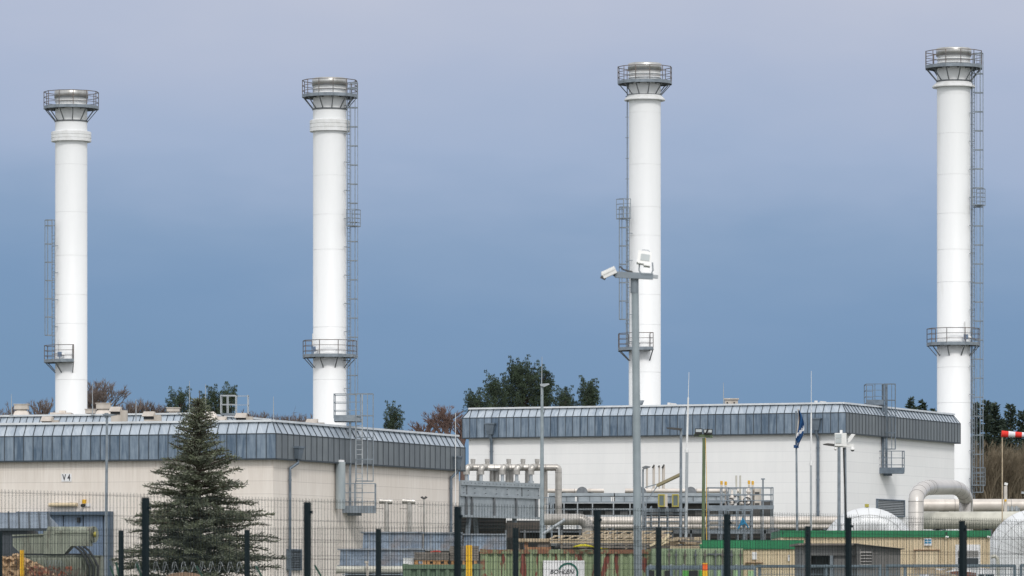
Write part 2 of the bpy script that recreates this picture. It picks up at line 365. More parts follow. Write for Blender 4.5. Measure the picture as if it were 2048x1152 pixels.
# ---------------------------------------------------------------- chimneys
def chimney(px, Y, rpx, cap, deck, ring, band, low, la0, la1, lro, label, lad, seams):
    u = Y/F; cx = X(px, Y); r = rpx*u; z = lambda py: Z(py, Y)
    t = thing('chimney', label, 'chimney', (cx, Y, 0), 'tall white chimneys')
    s = MB(); s.lathe((cx, Y, 0), [(r*1.03, 0), (r*1.03, .3), (r, .3), (r, z(deck)+.2)], 64)
    s.build('shaft', 'white_steel', t)
    for py in seams: j = MB(); j.lathe((cx, Y, z(py)), [(r+.001, -.012), (r+.007, -.008), (r+.007, .008), (r+.001, .012)], 64); j.build('weld_seam', 'joint_grey', t)
    # crown above deck
    c = MB(); c.lathe((cx, Y, 0), [(r*.97, z(deck)), (r*.97, z(cap)-.5), (r*1.0, z(cap)-.5), (r*1.0, z(cap)-.62), (r*.97, z(cap)-.62)], 48)
    for k in (.82, 1.12): c.lathe((cx, Y, z(cap)-k), [(r*.97, -.05), (r*1.03, -.04), (r*1.03, .04), (r*.97, .05)], 48)
    c.build('upper_flue', 'white_trim', t)
    k = MB(); k.lathe((cx, Y, z(cap)), [(r*.80, -.5), (r*.80, -.02), (r*1.0, 0), (r*1.055, -.05), (r*1.055, -.58), (r*.98, -.60)], 48)
    k.build('flue_cap', 'stainless', t)
    pl = ring_platform(t, cx, Y, z(deck), r, lro[0]*u, 9, 369, 12, 31*u, (ring-deck)*u, 'upper_platform', 'rail_rust')
    b = MB()
    if band[0] == 'collar':
        z0, z1, br = z(band[2]), z(band[1]), band[3]*u; h = (z1-z0)/3
        pr = [(r, z0+.03), (br-.02, z0)]
        for i in range(3): pr += [(br, z0+h*i+.02), (br, z0+h*(i+1)-.03), (br-.035, z0+h*(i+1)-.015)]
        pr += [(br-.06, z1), (r, z1+.06)]
        b.lathe((cx, Y, 0), pr, 64, smooth=False); b.build('collar', 'white_trim', t)
    else:
        z0, z1, br = z(band[2]), z(band[1]), band[3]*u
        b.lathe((cx, Y, 0), [(r, z0+.08), (br-.02, z0-.03), (br, z0), (br, z0+.07), (r+.05, z1), (r, z1+.02)], 64, smooth=False); b.build('skirt', 'white_trim', t)
    lp = ring_platform(t, cx, Y, z(low), r, lro[1]*u, la0, la1, 5 if abs(la1-la0) > 150 else 3, 31*u, 22*u, 'lower_platform', 'rail_rust')
    ib = MB(); a = R(-118 if la1 < -60 else -62 if lad['a'] > -60 and px > 1500 else -135); rr = r+.4
    bx, by = cx+rr*math.cos(a), Y+rr*math.sin(a); zl = z(low)
    ib.box(bx-.16, bx+.16, by-.1, by+.1, zl+.35, zl+.72); ib.tube([(bx+.16, by, zl+.5), (bx+.36, by+.05, zl+.5)], .1, 8, 1); ib.bar((bx, by, zl+.05), (bx, by, zl+.35), .05)
    ib.tube([(bx-.05, by+.3, zl+.8), (bx-.05, by+.3, zl+1.7)], .05, 6, 1)
    ib.build('instrument', ['blue_door', 'white_plastic'], t)
    a = R(lad['a']); rad = (math.cos(a), math.sin(a)); br = r+.32
    caged_ladder(t, (cx+rad[0]*br, Y+rad[1]*br), rad, z(lad['bot']), z(lad['top']), z(lad['cage']), rest=[(z(q1), z(q0)) for q0, q1 in lad.get('rest', [])], mc='galv')
    if 'pipe' in lad:
        pp = MB(); dx = lad['pipe']*u; pp.tube([(cx+dx, Y+.1, z(lad['bot'])), (cx+dx, Y+.1, z(deck))], .04, 6)
        k = z(deck)-1
        while k > z(lad['bot']): pp.bar((cx+dx-math.copysign(.35, dx), Y+.1, k), (cx+dx+math.copysign(.15, dx), Y+.1, k), .05); k -= 1.6
        pp.build('cable_conduit', 'galv', t)
    return t
chimney(142.5, 390, 32, 182, 217, 243, ('collar', 264, 284, 40), 724, -205, -80, (55, 55),
        'leftmost white chimney with a banded collar and short left side ladder', dict(a=-146, bot=724, top=468, cage=672), [330, 425, 512, 590, 648, 760])
chimney(659.5, 372, 33.5, 157, 194, 219, ('collar', 241, 264, 40), 714, -190, 10, (55.5, 55),
        'second chimney from the left, banded collar, caged ladder down its right side', dict(a=-24, bot=850, top=195, cage=790, rest=[(421, 455)]), [352, 430, 500, 655, 760])
chimney(1289.5, 388, 32, 127, 167, 191, ('skirt', 191, 201, 41), 700, -200, -74, (55, 56),
        'third chimney from the left, flared skirt, rising behind the foreground camera mast', dict(a=-149, bot=700, top=442, cage=640, rest=[(400, 440)], pipe=-35), [226, 330, 415, 472, 590, 650, 745])
chimney(1907.5, 374, 33.5, 97, 136, 163, ('skirt', 165, 175, 43), 690, -190, 10, (58, 54),
        'rightmost and tallest white chimney with long caged ladder reaching the pipes', dict(a=-24, bot=1030, top=136, cage=985, rest=[(379, 413), (936, 972)], pipe=36), [189, 268, 350, 428, 500, 565, 735, 806, 938])
# ---------------------------------------------------------------- clad halls
def offset_poly(poly, d):
    out = []; n = len(poly)
    for i in range(n):
        a, b, c = Vector(poly[i-1]), Vector(poly[i]), Vector(poly[(i+1) % n])
        e0 = (b-a).normalized(); e1 = (c-b).normalized(); n0 = Vector((e0.y, -e0.x)); n1 = Vector((e1.y, -e1.x))
        k = (n0+n1); out.append(b+k*(d/(1+n0.dot(n1))))
    return out
def hall(name, label, cat, poly, zb, zf, zt, inset, pitches, wallm, wall_in=.33, group=None):
    """poly = fold outline, counter-clockwise; edges 0 (left front) and 1 (right side) face the camera"""
    poly = [Vector(p) for p in poly]; wl = offset_poly(poly, -wall_in); tp = offset_poly(poly, -inset); n = len(poly)
    t = thing(name, label, cat, (sum(p.x for p in poly)/n, sum(p.y for p in poly)/n, 0), group)
    V = lambda p, z: Vector((p.x, p.y, z))
    wmb = MB(); fas = MB(); slo = MB(); cop = MB()
    for i in range(n):
        a, b = wl[i], wl[(i+1) % n]; Lw = (b-a).length
        wmb.quad(V(a, 0), V(b, 0), V(b, zb+.02), V(a, zb+.02), 0, [(0, 0), (Lw, 0), (Lw, zb), (0, zb)])
        a, b = poly[i], poly[(i+1) % n]; c, d = tp[i], tp[(i+1) % n]; Lp = (b-a).length; k = max(1, round(Lp/pitches[i])); e = (b-a).normalized(); nn = Vector((e.y, -e.x)); nn3 = V(nn, 0)
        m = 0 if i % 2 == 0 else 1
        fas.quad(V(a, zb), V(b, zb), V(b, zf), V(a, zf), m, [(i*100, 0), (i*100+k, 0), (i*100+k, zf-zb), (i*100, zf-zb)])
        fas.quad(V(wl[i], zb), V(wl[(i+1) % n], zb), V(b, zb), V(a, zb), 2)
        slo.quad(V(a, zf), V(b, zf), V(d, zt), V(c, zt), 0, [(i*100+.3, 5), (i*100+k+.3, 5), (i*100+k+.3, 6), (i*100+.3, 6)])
        for j in range(0, k+1):
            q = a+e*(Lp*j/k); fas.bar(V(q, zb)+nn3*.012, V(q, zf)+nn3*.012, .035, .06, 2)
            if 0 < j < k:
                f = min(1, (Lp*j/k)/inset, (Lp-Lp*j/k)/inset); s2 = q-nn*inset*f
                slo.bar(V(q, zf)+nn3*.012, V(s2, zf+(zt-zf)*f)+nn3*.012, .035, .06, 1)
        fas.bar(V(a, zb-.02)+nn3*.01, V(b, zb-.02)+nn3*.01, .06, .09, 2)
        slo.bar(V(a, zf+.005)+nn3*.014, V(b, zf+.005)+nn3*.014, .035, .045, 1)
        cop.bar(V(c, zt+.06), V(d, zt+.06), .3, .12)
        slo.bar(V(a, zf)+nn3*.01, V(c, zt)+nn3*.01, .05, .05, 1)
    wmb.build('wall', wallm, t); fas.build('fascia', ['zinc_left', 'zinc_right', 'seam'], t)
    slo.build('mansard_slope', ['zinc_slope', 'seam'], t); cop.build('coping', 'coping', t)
    rf = MB(); rf.add([V(p, zt+.02) for p in tp], [tuple(range(n))]); rf.build('roof', 'roof_felt', t)
    return t
def quadpoly(B, Ld, Rd, ll, lr):
    B = Vector(B); Ld = Vector(Ld).normalized(); Rd = Vector(Rd).normalized()
    return [B+Ld*ll, B, B+Rd*lr, B+Rd*lr+Ld*ll]      # counter-clockwise seen from above
def downpipe(parent, px, Y, hop, ex, B, d, back):
    """rain hopper on the fascia with a swan neck and pipe to the ground"""
    u = Y/F; M = Matrix.Translation((0, 0, 0)); x0, x1, h0, h1 = hop
    m = MB(frame((X((x0+x1)/2, Y), Y, 0), ex)); wv = (x1-x0)*u/max(.35, abs(Vector(ex).normalized().x)); wv = min(wv, .75)
    zt, zb = Z(h0, Y), Z(h1, Y)
    m.add([(-wv/2, -.32, zt-.1), (wv/2, -.32, zt-.1), (wv/2, .05, zt-.1), (-wv/2, .05, zt-.1), (-wv*.3, -.24, zb), (wv*.3, -.24, zb), (wv*.3, .05, zb), (-wv*.3, .05, zb)],
          [(0, 1, 2, 3), (7, 6, 5, 4), (0, 4, 5, 1), (1, 5, 6, 2), (2, 6, 7, 3), (3, 7, 4, 0)])
    m.box(-wv/2-.05, wv/2+.05, -.37, .05, zt-.1, zt)
    k = Vector(ex).normalized(); nrm = Vector((k.y, -k.x, 0)); cx = Vector((X((x0+x1)/2, Y), Y, 0))
    top = cx+nrm*.1+Vector((0, 0, zb+.02)); Yb = wall_Y(px, B, d); bx = Vector((X(px, Yb), Yb, 0))
    tt = (px-CX)/F; pl = Vector(B)-Vector((nrm.x, nrm.y))*(back-.14); Yb = wall_Y(px, (pl.x, pl.y), d); bx = Vector((X(px, Yb), Yb, 0))
    m.M = None
    m.tube([top, top-Vector((0, 0, .25)), bx+Vector((0, 0, zb-.55)), bx+Vector((0, 0, zb-.8)), bx+Vector((0, 0, .05))], 3.0*u, 10)
    zz_ = zb-1.2
    while zz_ > .5: m.tube([bx+Vector((0, 0, zz_-.04)), bx+Vector((0, 0, zz_+.04))], 3.6*u, 10); zz_ -= 2.2
    return m.build('downpipe', 'galv_d', parent)
mat('galv_d', (.16, .20, .245), .5, .3, c2=(.11, .14, .175), scale=2)
L1, R1 = Vector((-.94, .342)), Vector((.342, .94))
h1 = hall('compressor_hall', 'cream concrete hall at left with a blue grey zinc mansard and door', 'building', quadpoly((X(552, 280), 280), L1, R1, 27, 30.2), Z(917, 280), Z(867, 280), Z(843, 280), .38, [.6, .86, .6, .86], 'wall_cream', .3)
L2, R2 = Vector((-.92, .392)), Vector((.392, .92))
h2 = hall('white_hall', 'white panelled hall at right with a zinc clad roof edge', 'building', quadpoly((X(1692, 345), 345), L2, R2, 28.9, 25.5), Z(866, 345), Z(825, 345), Z(807, 345), .42, [.57, .69, .57, .69], 'wall_white', .35)
h3 = hall('rear_hall', 'flat hall whose zinc roof edge shows just above the cream hall', 'building', quadpoly((X(398, 338), 338), L1, R1, 24, 14), Z(900, 338), Z(850, 338), Z(828, 338), .5, [.5, .8, .5, .8], 'wall_cream', .3)
# downpipes: along the right side of hall 1 the wall recedes
def wall_Y(px, B, d):   # distance where the ray through column px meets the vertical plane through B along d
    a = (px-CX)/F; return (B[0]-a*0-d[0]/d[1]*B[1])/(a-d[0]/d[1])
B1 = (X(552, 280), 280); B2 = (X(1692, 345), 345)
for px, hop in ((580, (582, 603, 893, 918)), (902, (902, 918, 912, 938))):
    Yw = wall_Y((hop[0]+hop[1])/2, B1, R1); downpipe(h1, px, Yw, hop, (R1.x, R1.y, 0), B1, R1, .3)
for px, hop in ((983, (973, 991, 846, 869)), (1636, (1625, 1642, 836, 861))):
    Yw = wall_Y((hop[0]+hop[1])/2, B2, L2); downpipe(h2, px, Yw, hop, (-L2.x, -L2.y, 0), B2, L2, .35)
def on_wall(px, B, d, ex, back):   # frame on a wall plane at column px, x along wall, -y outwards
    Yw = wall_Y(px, B, d); nrm = Vector((ex.y, -ex.x)); o = Vector((X(px, Yw), Yw))-nrm*back
    return frame((o.x, o.y, 0), (ex.x, ex.y, 0)), Yw
def louvre(parent, px0, px1, py0, py1, B, d, ex, back, n, name='louvre', m='galv_d', sl='galv', bk='black'):
    M, Yw = on_wall((px0+px1)/2, B, d, ex, back); u = Yw/F; wd = (px1-px0)*u/abs(ex.x if abs(ex.x) > .5 else ex.x)
    wd = abs((X(px1, wall_Y(px1, B, d))-X(px0, wall_Y(px0, B, d)))/ex.x)
    z0, z1 = Z(py1, Yw), Z(py0, Yw); q = MB(M); q.box(-wd/2, wd/2, -.02, .02, z0, z1, 1)
    for a in (-wd/2, wd/2): q.box(a-.05, a+.05, -.14, .03, z0-.05, z1+.05)
    q.box(-wd/2-.05, wd/2+.05, -.141, .03, z1, z1+.08); q.box(-wd/2-.05, wd/2+.05, -.141, .03, z0-.08, z0)
    for i in range(n):
        zz = z0+(z1-z0)*(i+.5)/n; h = (z1-z0)/n
        q.add([(-wd/2+.05, -.12, zz-h*.35), (wd/2-.05, -.12, zz-h*.35), (wd/2-.05, -.03, zz+h*.3), (-wd/2+.05, -.03, zz+h*.3)], [(0, 1, 2, 3)], 2)
    return q.build(name, [m, bk, sl], parent)
louvre(h1, 583, 609, 1101, 1138, B1, R1, R1, .3, 11)
louvre(h2, 1762, 1816, 1001, 1031, B2, R2, R2, .35, 9, sl='galv_light', bk='dark_galv')
# hall 1: wall number sign, strip light, door, lean-to
M, Yw = on_wall(129, B1, L1, -L1, .3); ang = math.atan2(-L1.y, -L1.x); q = MB(M); u = Yw/F
q.box(-11*u, 11*u, -.04, -.005, Z(963, Yw), Z(947, Yw)); sg = q.build('number_sign', 'sign_white', h1)
o_ = M @ Vector((0, -.05, Z(960.5, Yw))); text('V 4', 'lettering', 'print_dark', sg, o_, .50, (R(90), 0, ang), .003, sx=.72, bold=.010)
M, Yw = on_wall(125, B1, L1, -L1, .3); u = Yw/F; q = MB(M)
q.tube([(-31*u, -.22, Z(1009.5, Yw)), (31*u, -.22, Z(1009.5, Yw))], .115, 10); q.box(-25*u, 25*u, -.2, 0, Z(1007.5, Yw), Z(1005, Yw), 1)
for a in (-16, 16): q.box((a-1)*u, (a+1)*u, -.2, 0, Z(1012, Yw), Z(1004, Yw), 1)
q.build('strip_light', ['cabin_cream', 'beige'], h1)
M, Yw = on_wall(166, B1, L1, -L1, .3); u = Yw/F; q = MB(M)
q.box(-2*u, 2*u, -.3, 0, Z(1007, Yw), Z(999, Yw)); q.tube([(-2.5*u, -.3, Z(1011, Yw)), (-2.5*u, 0, Z(1011, Yw))], .09, 8, 1); q.box(5*u-.1, 5*u+.2, -.06, -.01, Z(1013, Yw), Z(1007, Yw), 2)
q.build('alarm_beacon', ['yellow', 'black', 'sign_white'], h1)
M, Yw = on_wall(160, B1, L1, -L1, .3); u = Yw/F; q = MB(M); x0 = -130*u/.94; x1 = 61*u/.94
q.box(x0, x1+.1, -.5, 0, Z(1030, Yw), Z(1023, Yw)); q.box(x1-.12, x1+.1, -.45, 0, 0, Z(1030, Yw)); q.box(x1-.26, x1-.2, -.3, -.05, 0, Z(1030, Yw)-.01); q.box(x0, x0+.3, -.45, 0, 0, Z(1030, Yw))
df = q.build('door_frame', 'blue_frame', h1)
dd = MB(M); 
k = 0; xx = x0+.3
while xx < x1-.3:
    x2 = min(xx+1.25, x1-.22); dd.box(xx+.035, x2-.035, -.12-.0*k, -.04, .02, Z(1030, Yw)-.01); xx = x2; k += 1
dd.box(x0+.3, x1-.22, -.05, -.01, .02, Z(1030, Yw)-.02, 1)
dd.box(-.2, -.05, -.3, -.1, Z(1045, Yw), Z(1035, Yw), 1)
dd.build('folding_door', ['blue_door', 'black'], h1)
# lean-to with standing seam roof in front of that door
Yl = 268; t = thing('lean_to', 'low dark lean-to with a standing seam roof at far left', 'shed', (X(20, Yl), Yl+2, 0))
q = MB(); q.pbox(-90, 1060, 55, 1180+330, Yl, 6); q.v = [(a, b, max(c, 0)) for a, b, c in q.v]; q.build('wall', 'lean_wall', t)
q = MB(); xa, xb, xc = X(-95, Yl), X(97, Yl), X(112, Yl+4); zlo, zhi = Z(1058, Yl), Z(1025, Yl+4)
q.quad((xa, Yl-.2, zlo), (xb, Yl-.2, zlo), (X(93, Yl+4), Yl+4, zhi), (xa, Yl+4, zhi)); q.quad((xb, Yl-.2, zlo), (xb+.4, Yl+4, zlo), (X(93, Yl+4), Yl+4, zhi), (X(93, Yl+4), Yl+4, zhi))
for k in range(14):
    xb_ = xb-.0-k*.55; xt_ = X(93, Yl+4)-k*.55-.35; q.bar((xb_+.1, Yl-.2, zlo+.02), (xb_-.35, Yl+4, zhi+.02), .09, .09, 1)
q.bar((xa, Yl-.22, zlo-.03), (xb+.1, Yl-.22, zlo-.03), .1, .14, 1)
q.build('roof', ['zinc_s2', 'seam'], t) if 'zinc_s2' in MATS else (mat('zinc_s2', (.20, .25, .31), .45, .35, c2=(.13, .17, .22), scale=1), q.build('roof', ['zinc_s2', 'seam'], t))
# ---------------------------------------------------------------- wall access ladders with cage platforms
def access_platform(parent, B, d, ex, back, px0, px1, deck, rail, topbox, col_px, lad_px, cage_px, gm='galv'):
    """topbox = (px0, px1, pyrail, pydeck) roof landing; lower landing px0..px1 at row deck with rail row"""
    pc = (px0+px1)/2; M, Yw = on_wall(pc, B, d, ex, back); u = Yw/F
    sc = lambda px: (X(px, Yw)-X(pc, Yw))/1.0
    # local x is world x here: landings project from the wall towards the camera side
    q = MB(); x0, x1 = X(px0, Yw), X(px1, Yw); y0 = Yw-1.1; zd = Z(deck, Yw)
    q.box(x0, x1, y0, Yw+.9, zd-.12, zd); q.bar((x0, y0, zd+.08), (x1, y0, zd+.08), .03, .42); q.bar((x0, y0, zd+.08), (x0, Yw+.9, zd+.08), .03, .42); q.bar((x1, y0, zd+.08), (x1, Yw+.6, zd+.08), .03, .42)
    q.bar((x0+.4, Yw-.3, zd-.2), (x1-.8, Yw-.3, zd-.2), .1, .16)
    h = Z(rail, Yw)-zd; poly_rail(q, [Vector((x0, Yw+.9, zd)), Vector((x0, y0, zd)), Vector(((x0+x1)/2, y0, zd)), Vector((x1, y0, zd)), Vector((x1, Yw+.6, zd))], h, r=.028)
    lo = q.build('lower_landing', gm, parent)
    t0, t1, pr, pd = topbox; q = MB(); x0, x1 = X(t0, Yw), X(t1, Yw); zt = Z(pd, Yw); h = Z(pr, Yw)-zt
    q.box(x0, x1, Yw-.9, Yw+1.2, zt-.16, zt); q.bar((x0, Yw-.92, zt+.02), (x1, Yw-.92, zt+.02), .04, .36)
    poly_rail(q, [Vector((x1, Yw-.9, zt)), Vector(((x0+x1)/2, Yw-.9, zt)), Vector((x0, Yw-.9, zt)), Vector((x0, Yw+1.2, zt)), Vector(((x0+x1)/2, Yw+1.2, zt))], h, r=.024)
    q.build('upper_landing', gm, parent)
    q = MB()
    for c_ in col_px: q.bar((X(c_, Yw), Yw-.7, zd), (X(c_, Yw), Yw-.7, zt+(h if c_ > 1700 else -.1)), .14, .14)
    for z_ in (zd+2.8, zd+4.6): q.bar((X(col_px[0], Yw), Yw-.7, z_), (X(col_px[0], Yw)+.1, Yw+.6, z_), .08)
    q.build('support_column', gm, parent)
    lx0, lx1 = X(lad_px[0], Yw), X(lad_px[1], Yw); yl = Yw-.55; q = MB()
    for a in (lx0, lx1): q.bar((a, yl, zd+.05), (a, yl, zt+h), .07, .07)
    z_ = zd+.2
    while z_ < zt: q.bar((lx0, yl, z_), (lx1, yl, z_), .04); z_ += .28
    ld = q.build('ladder', 'galv_light' if gm == 'galv' else gm, parent)
    q = MB(); c0, c1 = cage_px; cz0, cz1 = Z(rail, Yw)+.15, zt+h; n = 4
    hoop = lambda z_: [Vector((lx0, yl, z_)), Vector((lx0+.05, yl-.45, z_)), Vector(((lx1+X(c1, Yw))/2, yl-.6, z_)), Vector((X(c1, Yw), yl-.35, z_)), Vector((X(c1, Yw), yl, z_)), Vector((lx1, yl, z_))]
    for i in range(5):
        hp = hoop(cz0+(cz1-cz0)*i/4)
        for a, b in zip(hp, hp[1:]): q.bar(a, b, .03, .06)
    hp = hoop(0)
    for a in hp[1:-1]: q.bar(a+Vector((0, 0, cz0)), a+Vector((0, 0, cz1)), .045, .04)
    q.build('safety_cage', gm, ld)
access_platform(h1, B1, R1, R1, .3, 670, 751, 1022, 968, (669, 722, 789, 838), (701,), (712, 725), (740, 747))
Yw = wall_Y(682, B1, R1); q = MB(); q.tube([(X(681, Yw), Yw-.15, Z(1018, Yw)), (X(681, Yw), Yw-.15, Z(924, Yw))], 10*Yw/F, 14); q.tube([(X(681, Yw), Yw-.15, Z(924, Yw)), (X(681, Yw), Yw-.15, Z(920, Yw))], 8*Yw/F, 14, 1); q.build('tank', ['galv_tank', 'sign_white'], h1) if 'galv_tank' in MATS else (mat('galv_tank', (.42, .46, .47), .5, .2, c2=(.30, .35, .38), scale=1.3, streak=4), q.build('tank', ['galv_tank', 'sign_white'], h1))
access_platform(h2, B2, R2, R2, .35, 1755, 1806, 944, 903, (1731, 1765, 769, 806), (1764, 1771), (1766, 1773), (1783, 1789), gm='galv_d')
# ---------------------------------------------------------------- roof furniture (each stands on a roof)
def roof_vent(px0, px1, py0, Y, zbase, label, lip=1, cat='roof vent'):
    x0, x1 = X(px0, Y), X(px1, Y); zt = Z(py0, Y); wd = x1-x0; zb = zbase
    t = thing('roof_vent', label, cat, ((x0+x1)/2, Y+.5, zb), 'roof vents')
    a = x0+wd*.08; b = x0+wd*.66
    q = MB(); q.box(a, b, Y, Y+1.0, zb, zt-.12); q.box(b, x1, Y+.15, Y+1.0, zb, zt-.2); q.build('housing', 'beige', t)
    q = MB(); q.prism([(x0-.05, zt-.28), (x0+wd*.60, zt-.28), (x0+wd*.66, zt), (x0+wd*.08, zt)], Y-.14, Y+1.0); q.build('hood', 'beige_l', t)
    q = MB(); q.box(x0+wd*.06, b-.03, Y-.03, Y, zt-.45, zt-.29); q.build('opening', 'black', t)
    return t
mat('beige_l', (.72, .66, .60), .6, c2=(.60, .54, .48), scale=2)
z1 = Z(843, 280)+.02
roof_vent(82, 116, 833, 291, z1, 'small beige roof vent in front of the leftmost chimney')
roof_vent(219, 253, 813.5, 291, z1, 'tallest beige roof vent, right of the leftmost chimney above the lamp head')
roof_vent(285, 321, 823, 291, z1, 'middle sized beige roof vent between tallest vent and cedar tree')
roof_vent(433, 462, 833, 292, z1, 'low beige roof vent just right of the cedar top')
roof_vent(470, 505, 826, 292, z1, 'beige roof vent under the small railed roof landing')
roof_vent(611, 648, 838, 293, z1, 'low beige roof vent at foot of the second chimney')
def cowl(px0, px1, py0, pyb, Y, zb, label):
    x0, x1 = X(px0, Y), X(px1, Y); zt = Z(py0, Y); zm = zb+(zt-zb)*.48; wd = x1-x0
    t = thing('roof_cowl', label, 'roof vent', ((x0+x1)/2, Y+.6, zb), 'square roof cowls')
    q = MB(); q.add([(x0-.12, Y, zb), (x1+.12, Y, zb), (x1+.12, Y+1.2, zb), (x0-.12, Y+1.2, zb), (x0+.05, Y+.15, zm), (x1-.05, Y+.15, zm), (x1-.05, Y+1.05, zm), (x0+.05, Y+1.05, zm)], [(4, 5, 6, 7), (0, 1, 5, 4), (1, 2, 6, 5), (2, 3, 7, 6), (3, 0, 4, 7)]); q.build('base', 'beige_l', t)
    q = MB(); q.box(x0, x1, Y+.1, Y+1.1, zm+.12, zt); q.box(x0+.15, x1-.15, Y+.2, Y+1.0, zm, zm+.12); q.box(x0-.05, x1+.05, Y+.05, Y+1.15, zt, zt+.05); q.build('cowl_box', 'beige', t)
z3 = Z(828, 338)+.02
cowl(28, 55, 809, 828, 344, z3, 'square roof cowl at far left edge of the rear roof')
cowl(192, 220, 807, 828, 344, z3, 'square roof cowl immediately right of the leftmost chimney')
cowl(170, 190, 819, 828, 350, z3, 'low pale box on rear roof touching the leftmost chimney')
cowl(333, 358, 816, 828, 346, z3, 'square roof cowl left of the cedar top on rear roof')
q = MB(); Y = 352; q.pbox(100, 825, 142, 832, Y, 2); q.pbox(118, 821, 130, 825, Y+.4, 1); q.build('roof_hatch', 'beige_l', None, 'flat pale roof hatch at foot of the leftmost chimney', 'roof hatch')
q = MB(); Y = 300; q.add([(X(378, Y), Y, z1), (X(452, Y), Y, z1), (X(452, Y), Y+4, z1), (X(378, Y), Y+4, z1), (X(385, Y), Y+1, Z(824, Y)), (X(425, Y), Y+1, Z(822, Y)), (X(425, Y), Y+3, Z(822, Y)), (X(385, Y), Y+3, Z(824, Y))], [(4, 5, 6, 7), (0, 1, 5, 4), (1, 2, 6, 5), (2, 3, 7, 6), (3, 0, 4, 7)]); q.build('skylight', 'beige_l', None, 'pale hipped skylight behind top of cedar tree', 'skylight')
z2 = Z(807, 345)+.02
for (a, b, y0, lb) in ((1321, 1366, 805, 'low pale roof duct at foot of the third chimney'), (1610, 1666, 801, 'low pale roof duct right of the blue flag')):
    Y = 358; q = MB(); xa, xb = X(a, Y), X(b, Y); q.box(xa, xb, Y, Y+1, z2, z2+.12); q.tube([(xa+.2, Y+.3, z2+.25), (xb-.6, Y+.3, z2+.25)], .13, 8); q.prism([(xb-.9, z2), (xb, z2), (xb-.5, Z(y0+2, Y)), (xb-.9, Z(y0+1, Y))], Y, Y+1); q.tube([((xa+xb)/2-.2, Y+.3, z2+.2), ((xa+xb)/2-.2, Y+.3, Z(y0, Y))], .12, 8)
    q.build('roof_duct', 'white_trim', None, lb, 'roof duct', 'roof ducts on the white hall')
Y = 352; q = MB(); q.pbox(1450, 798, 1476, 816, Y, 1); q.pbox(1448, 796.5, 1478, 799, Y-.1, 1.2); q.pbox(1453, 804, 1456, 807, Y-.02, .02, 1); q.pbox(1467, 804, 1470, 807, Y-.02, .02, 1)
q.v = [(a, b, max(c, z2)) for a, b, c in q.v]; q.build('roof_box', ['beige', 'black'], None, 'grey box cowl standing alone on the white hall roof', 'roof vent')
# vent funnel at base of third chimney
Y = 356; q = MB(); q.lathe((X(1277, Y), Y, 0), [(.28, z2), (.28, z2+.3), (.42, Z(801, Y)), (.40, Z(801, Y))], 12, caps=True); q.build('roof_funnel', 'galv', None, 'short grey funnel vent hiding behind the camera mast', 'roof vent')
# railed roof landing hall 1
Y = 298; t = thing('roof_landing', 'small galvanised railed landing on the cream hall roof behind the cedar', 'platform', (X(468, Y), Y, z1))
q = MB(); xa, xm, xb = X(442, Y), X(472, Y), X(496, Y); zd = Z(827, Y); q.box(xa, xb-.4, Y-.4, Y+.8, zd-.1, zd)
for a in (xa+.1, xm, xb-.5):
    for b in (Y-.3, Y+.7): q.bar((a, b, z1), (a, b, zd), .08)
q.build('deck', 'galv', t); q = MB(); poly_rail(q, [Vector((xm, Y-.4, zd)), Vector((X(455, Y), Y-.4, zd)), Vector((xa, Y-.4, zd)), Vector((xa, Y+.8, zd)), Vector((X(455, Y), Y+.8, zd)), Vector((xm, Y+.8, zd)), Vector((xb, Y+.8, zd)), Vector((xb, Y-.4, zd))], Z(791, Y)-zd, nr=2, r=.022)
q.build('railing', 'galv_light', t)
# lightning rods
rods = [(23, 788, 342, z3, 'lightning rod at extreme left of the rear roof'), (185, 765, 341, z3, 'lightning rod just right of the leftmost chimney'), (272, 798, 292, z1, 'lightning rod between the two largest beige vents'),
        (379, 762, 292, z1, 'fainter lightning rod left of the cedar tip'), (411, 768, 294, z1, 'bright lightning rod right of the cedar tip'), (547, 793, 292, z1, 'lightning rod near front corner of the cream hall'),
        (1447, 765, 351, z2, 'lightning rod beside the grey box cowl on the white hall')]
for px, py, Y, zb, lb in rods:
    q = MB(); a = X(px, Y); q.tube([(a, Y, zb), (a, Y, zb+1.0), (a, Y, Z(py, Y))], [.032, .028, .012], 6); q.box(a-.12, a+.12, Y-.12, Y+.12, zb, zb+.08); q.build('lightning_rod', 'galv_light', None, lb, 'lightning rod', 'lightning rods')
# ---------------------------------------------------------------- pipes and process plant
def pipe(name, pts, r, label, cat='pipe', mats=('pipe_cream', 'pipe_joint'), step=0, n=20, group=None, parent=None):
    q = MB(); q.tube(pts, r, n)
    if step: q.joints(pts, r, step, 1, n)
    return q.build(name, list(mats), parent, label, cat, group)
def supports(mb, pts, w=.14, m=0):
    for p in pts: mb.bar((p[0], p[1], 0), p, w, w, m)
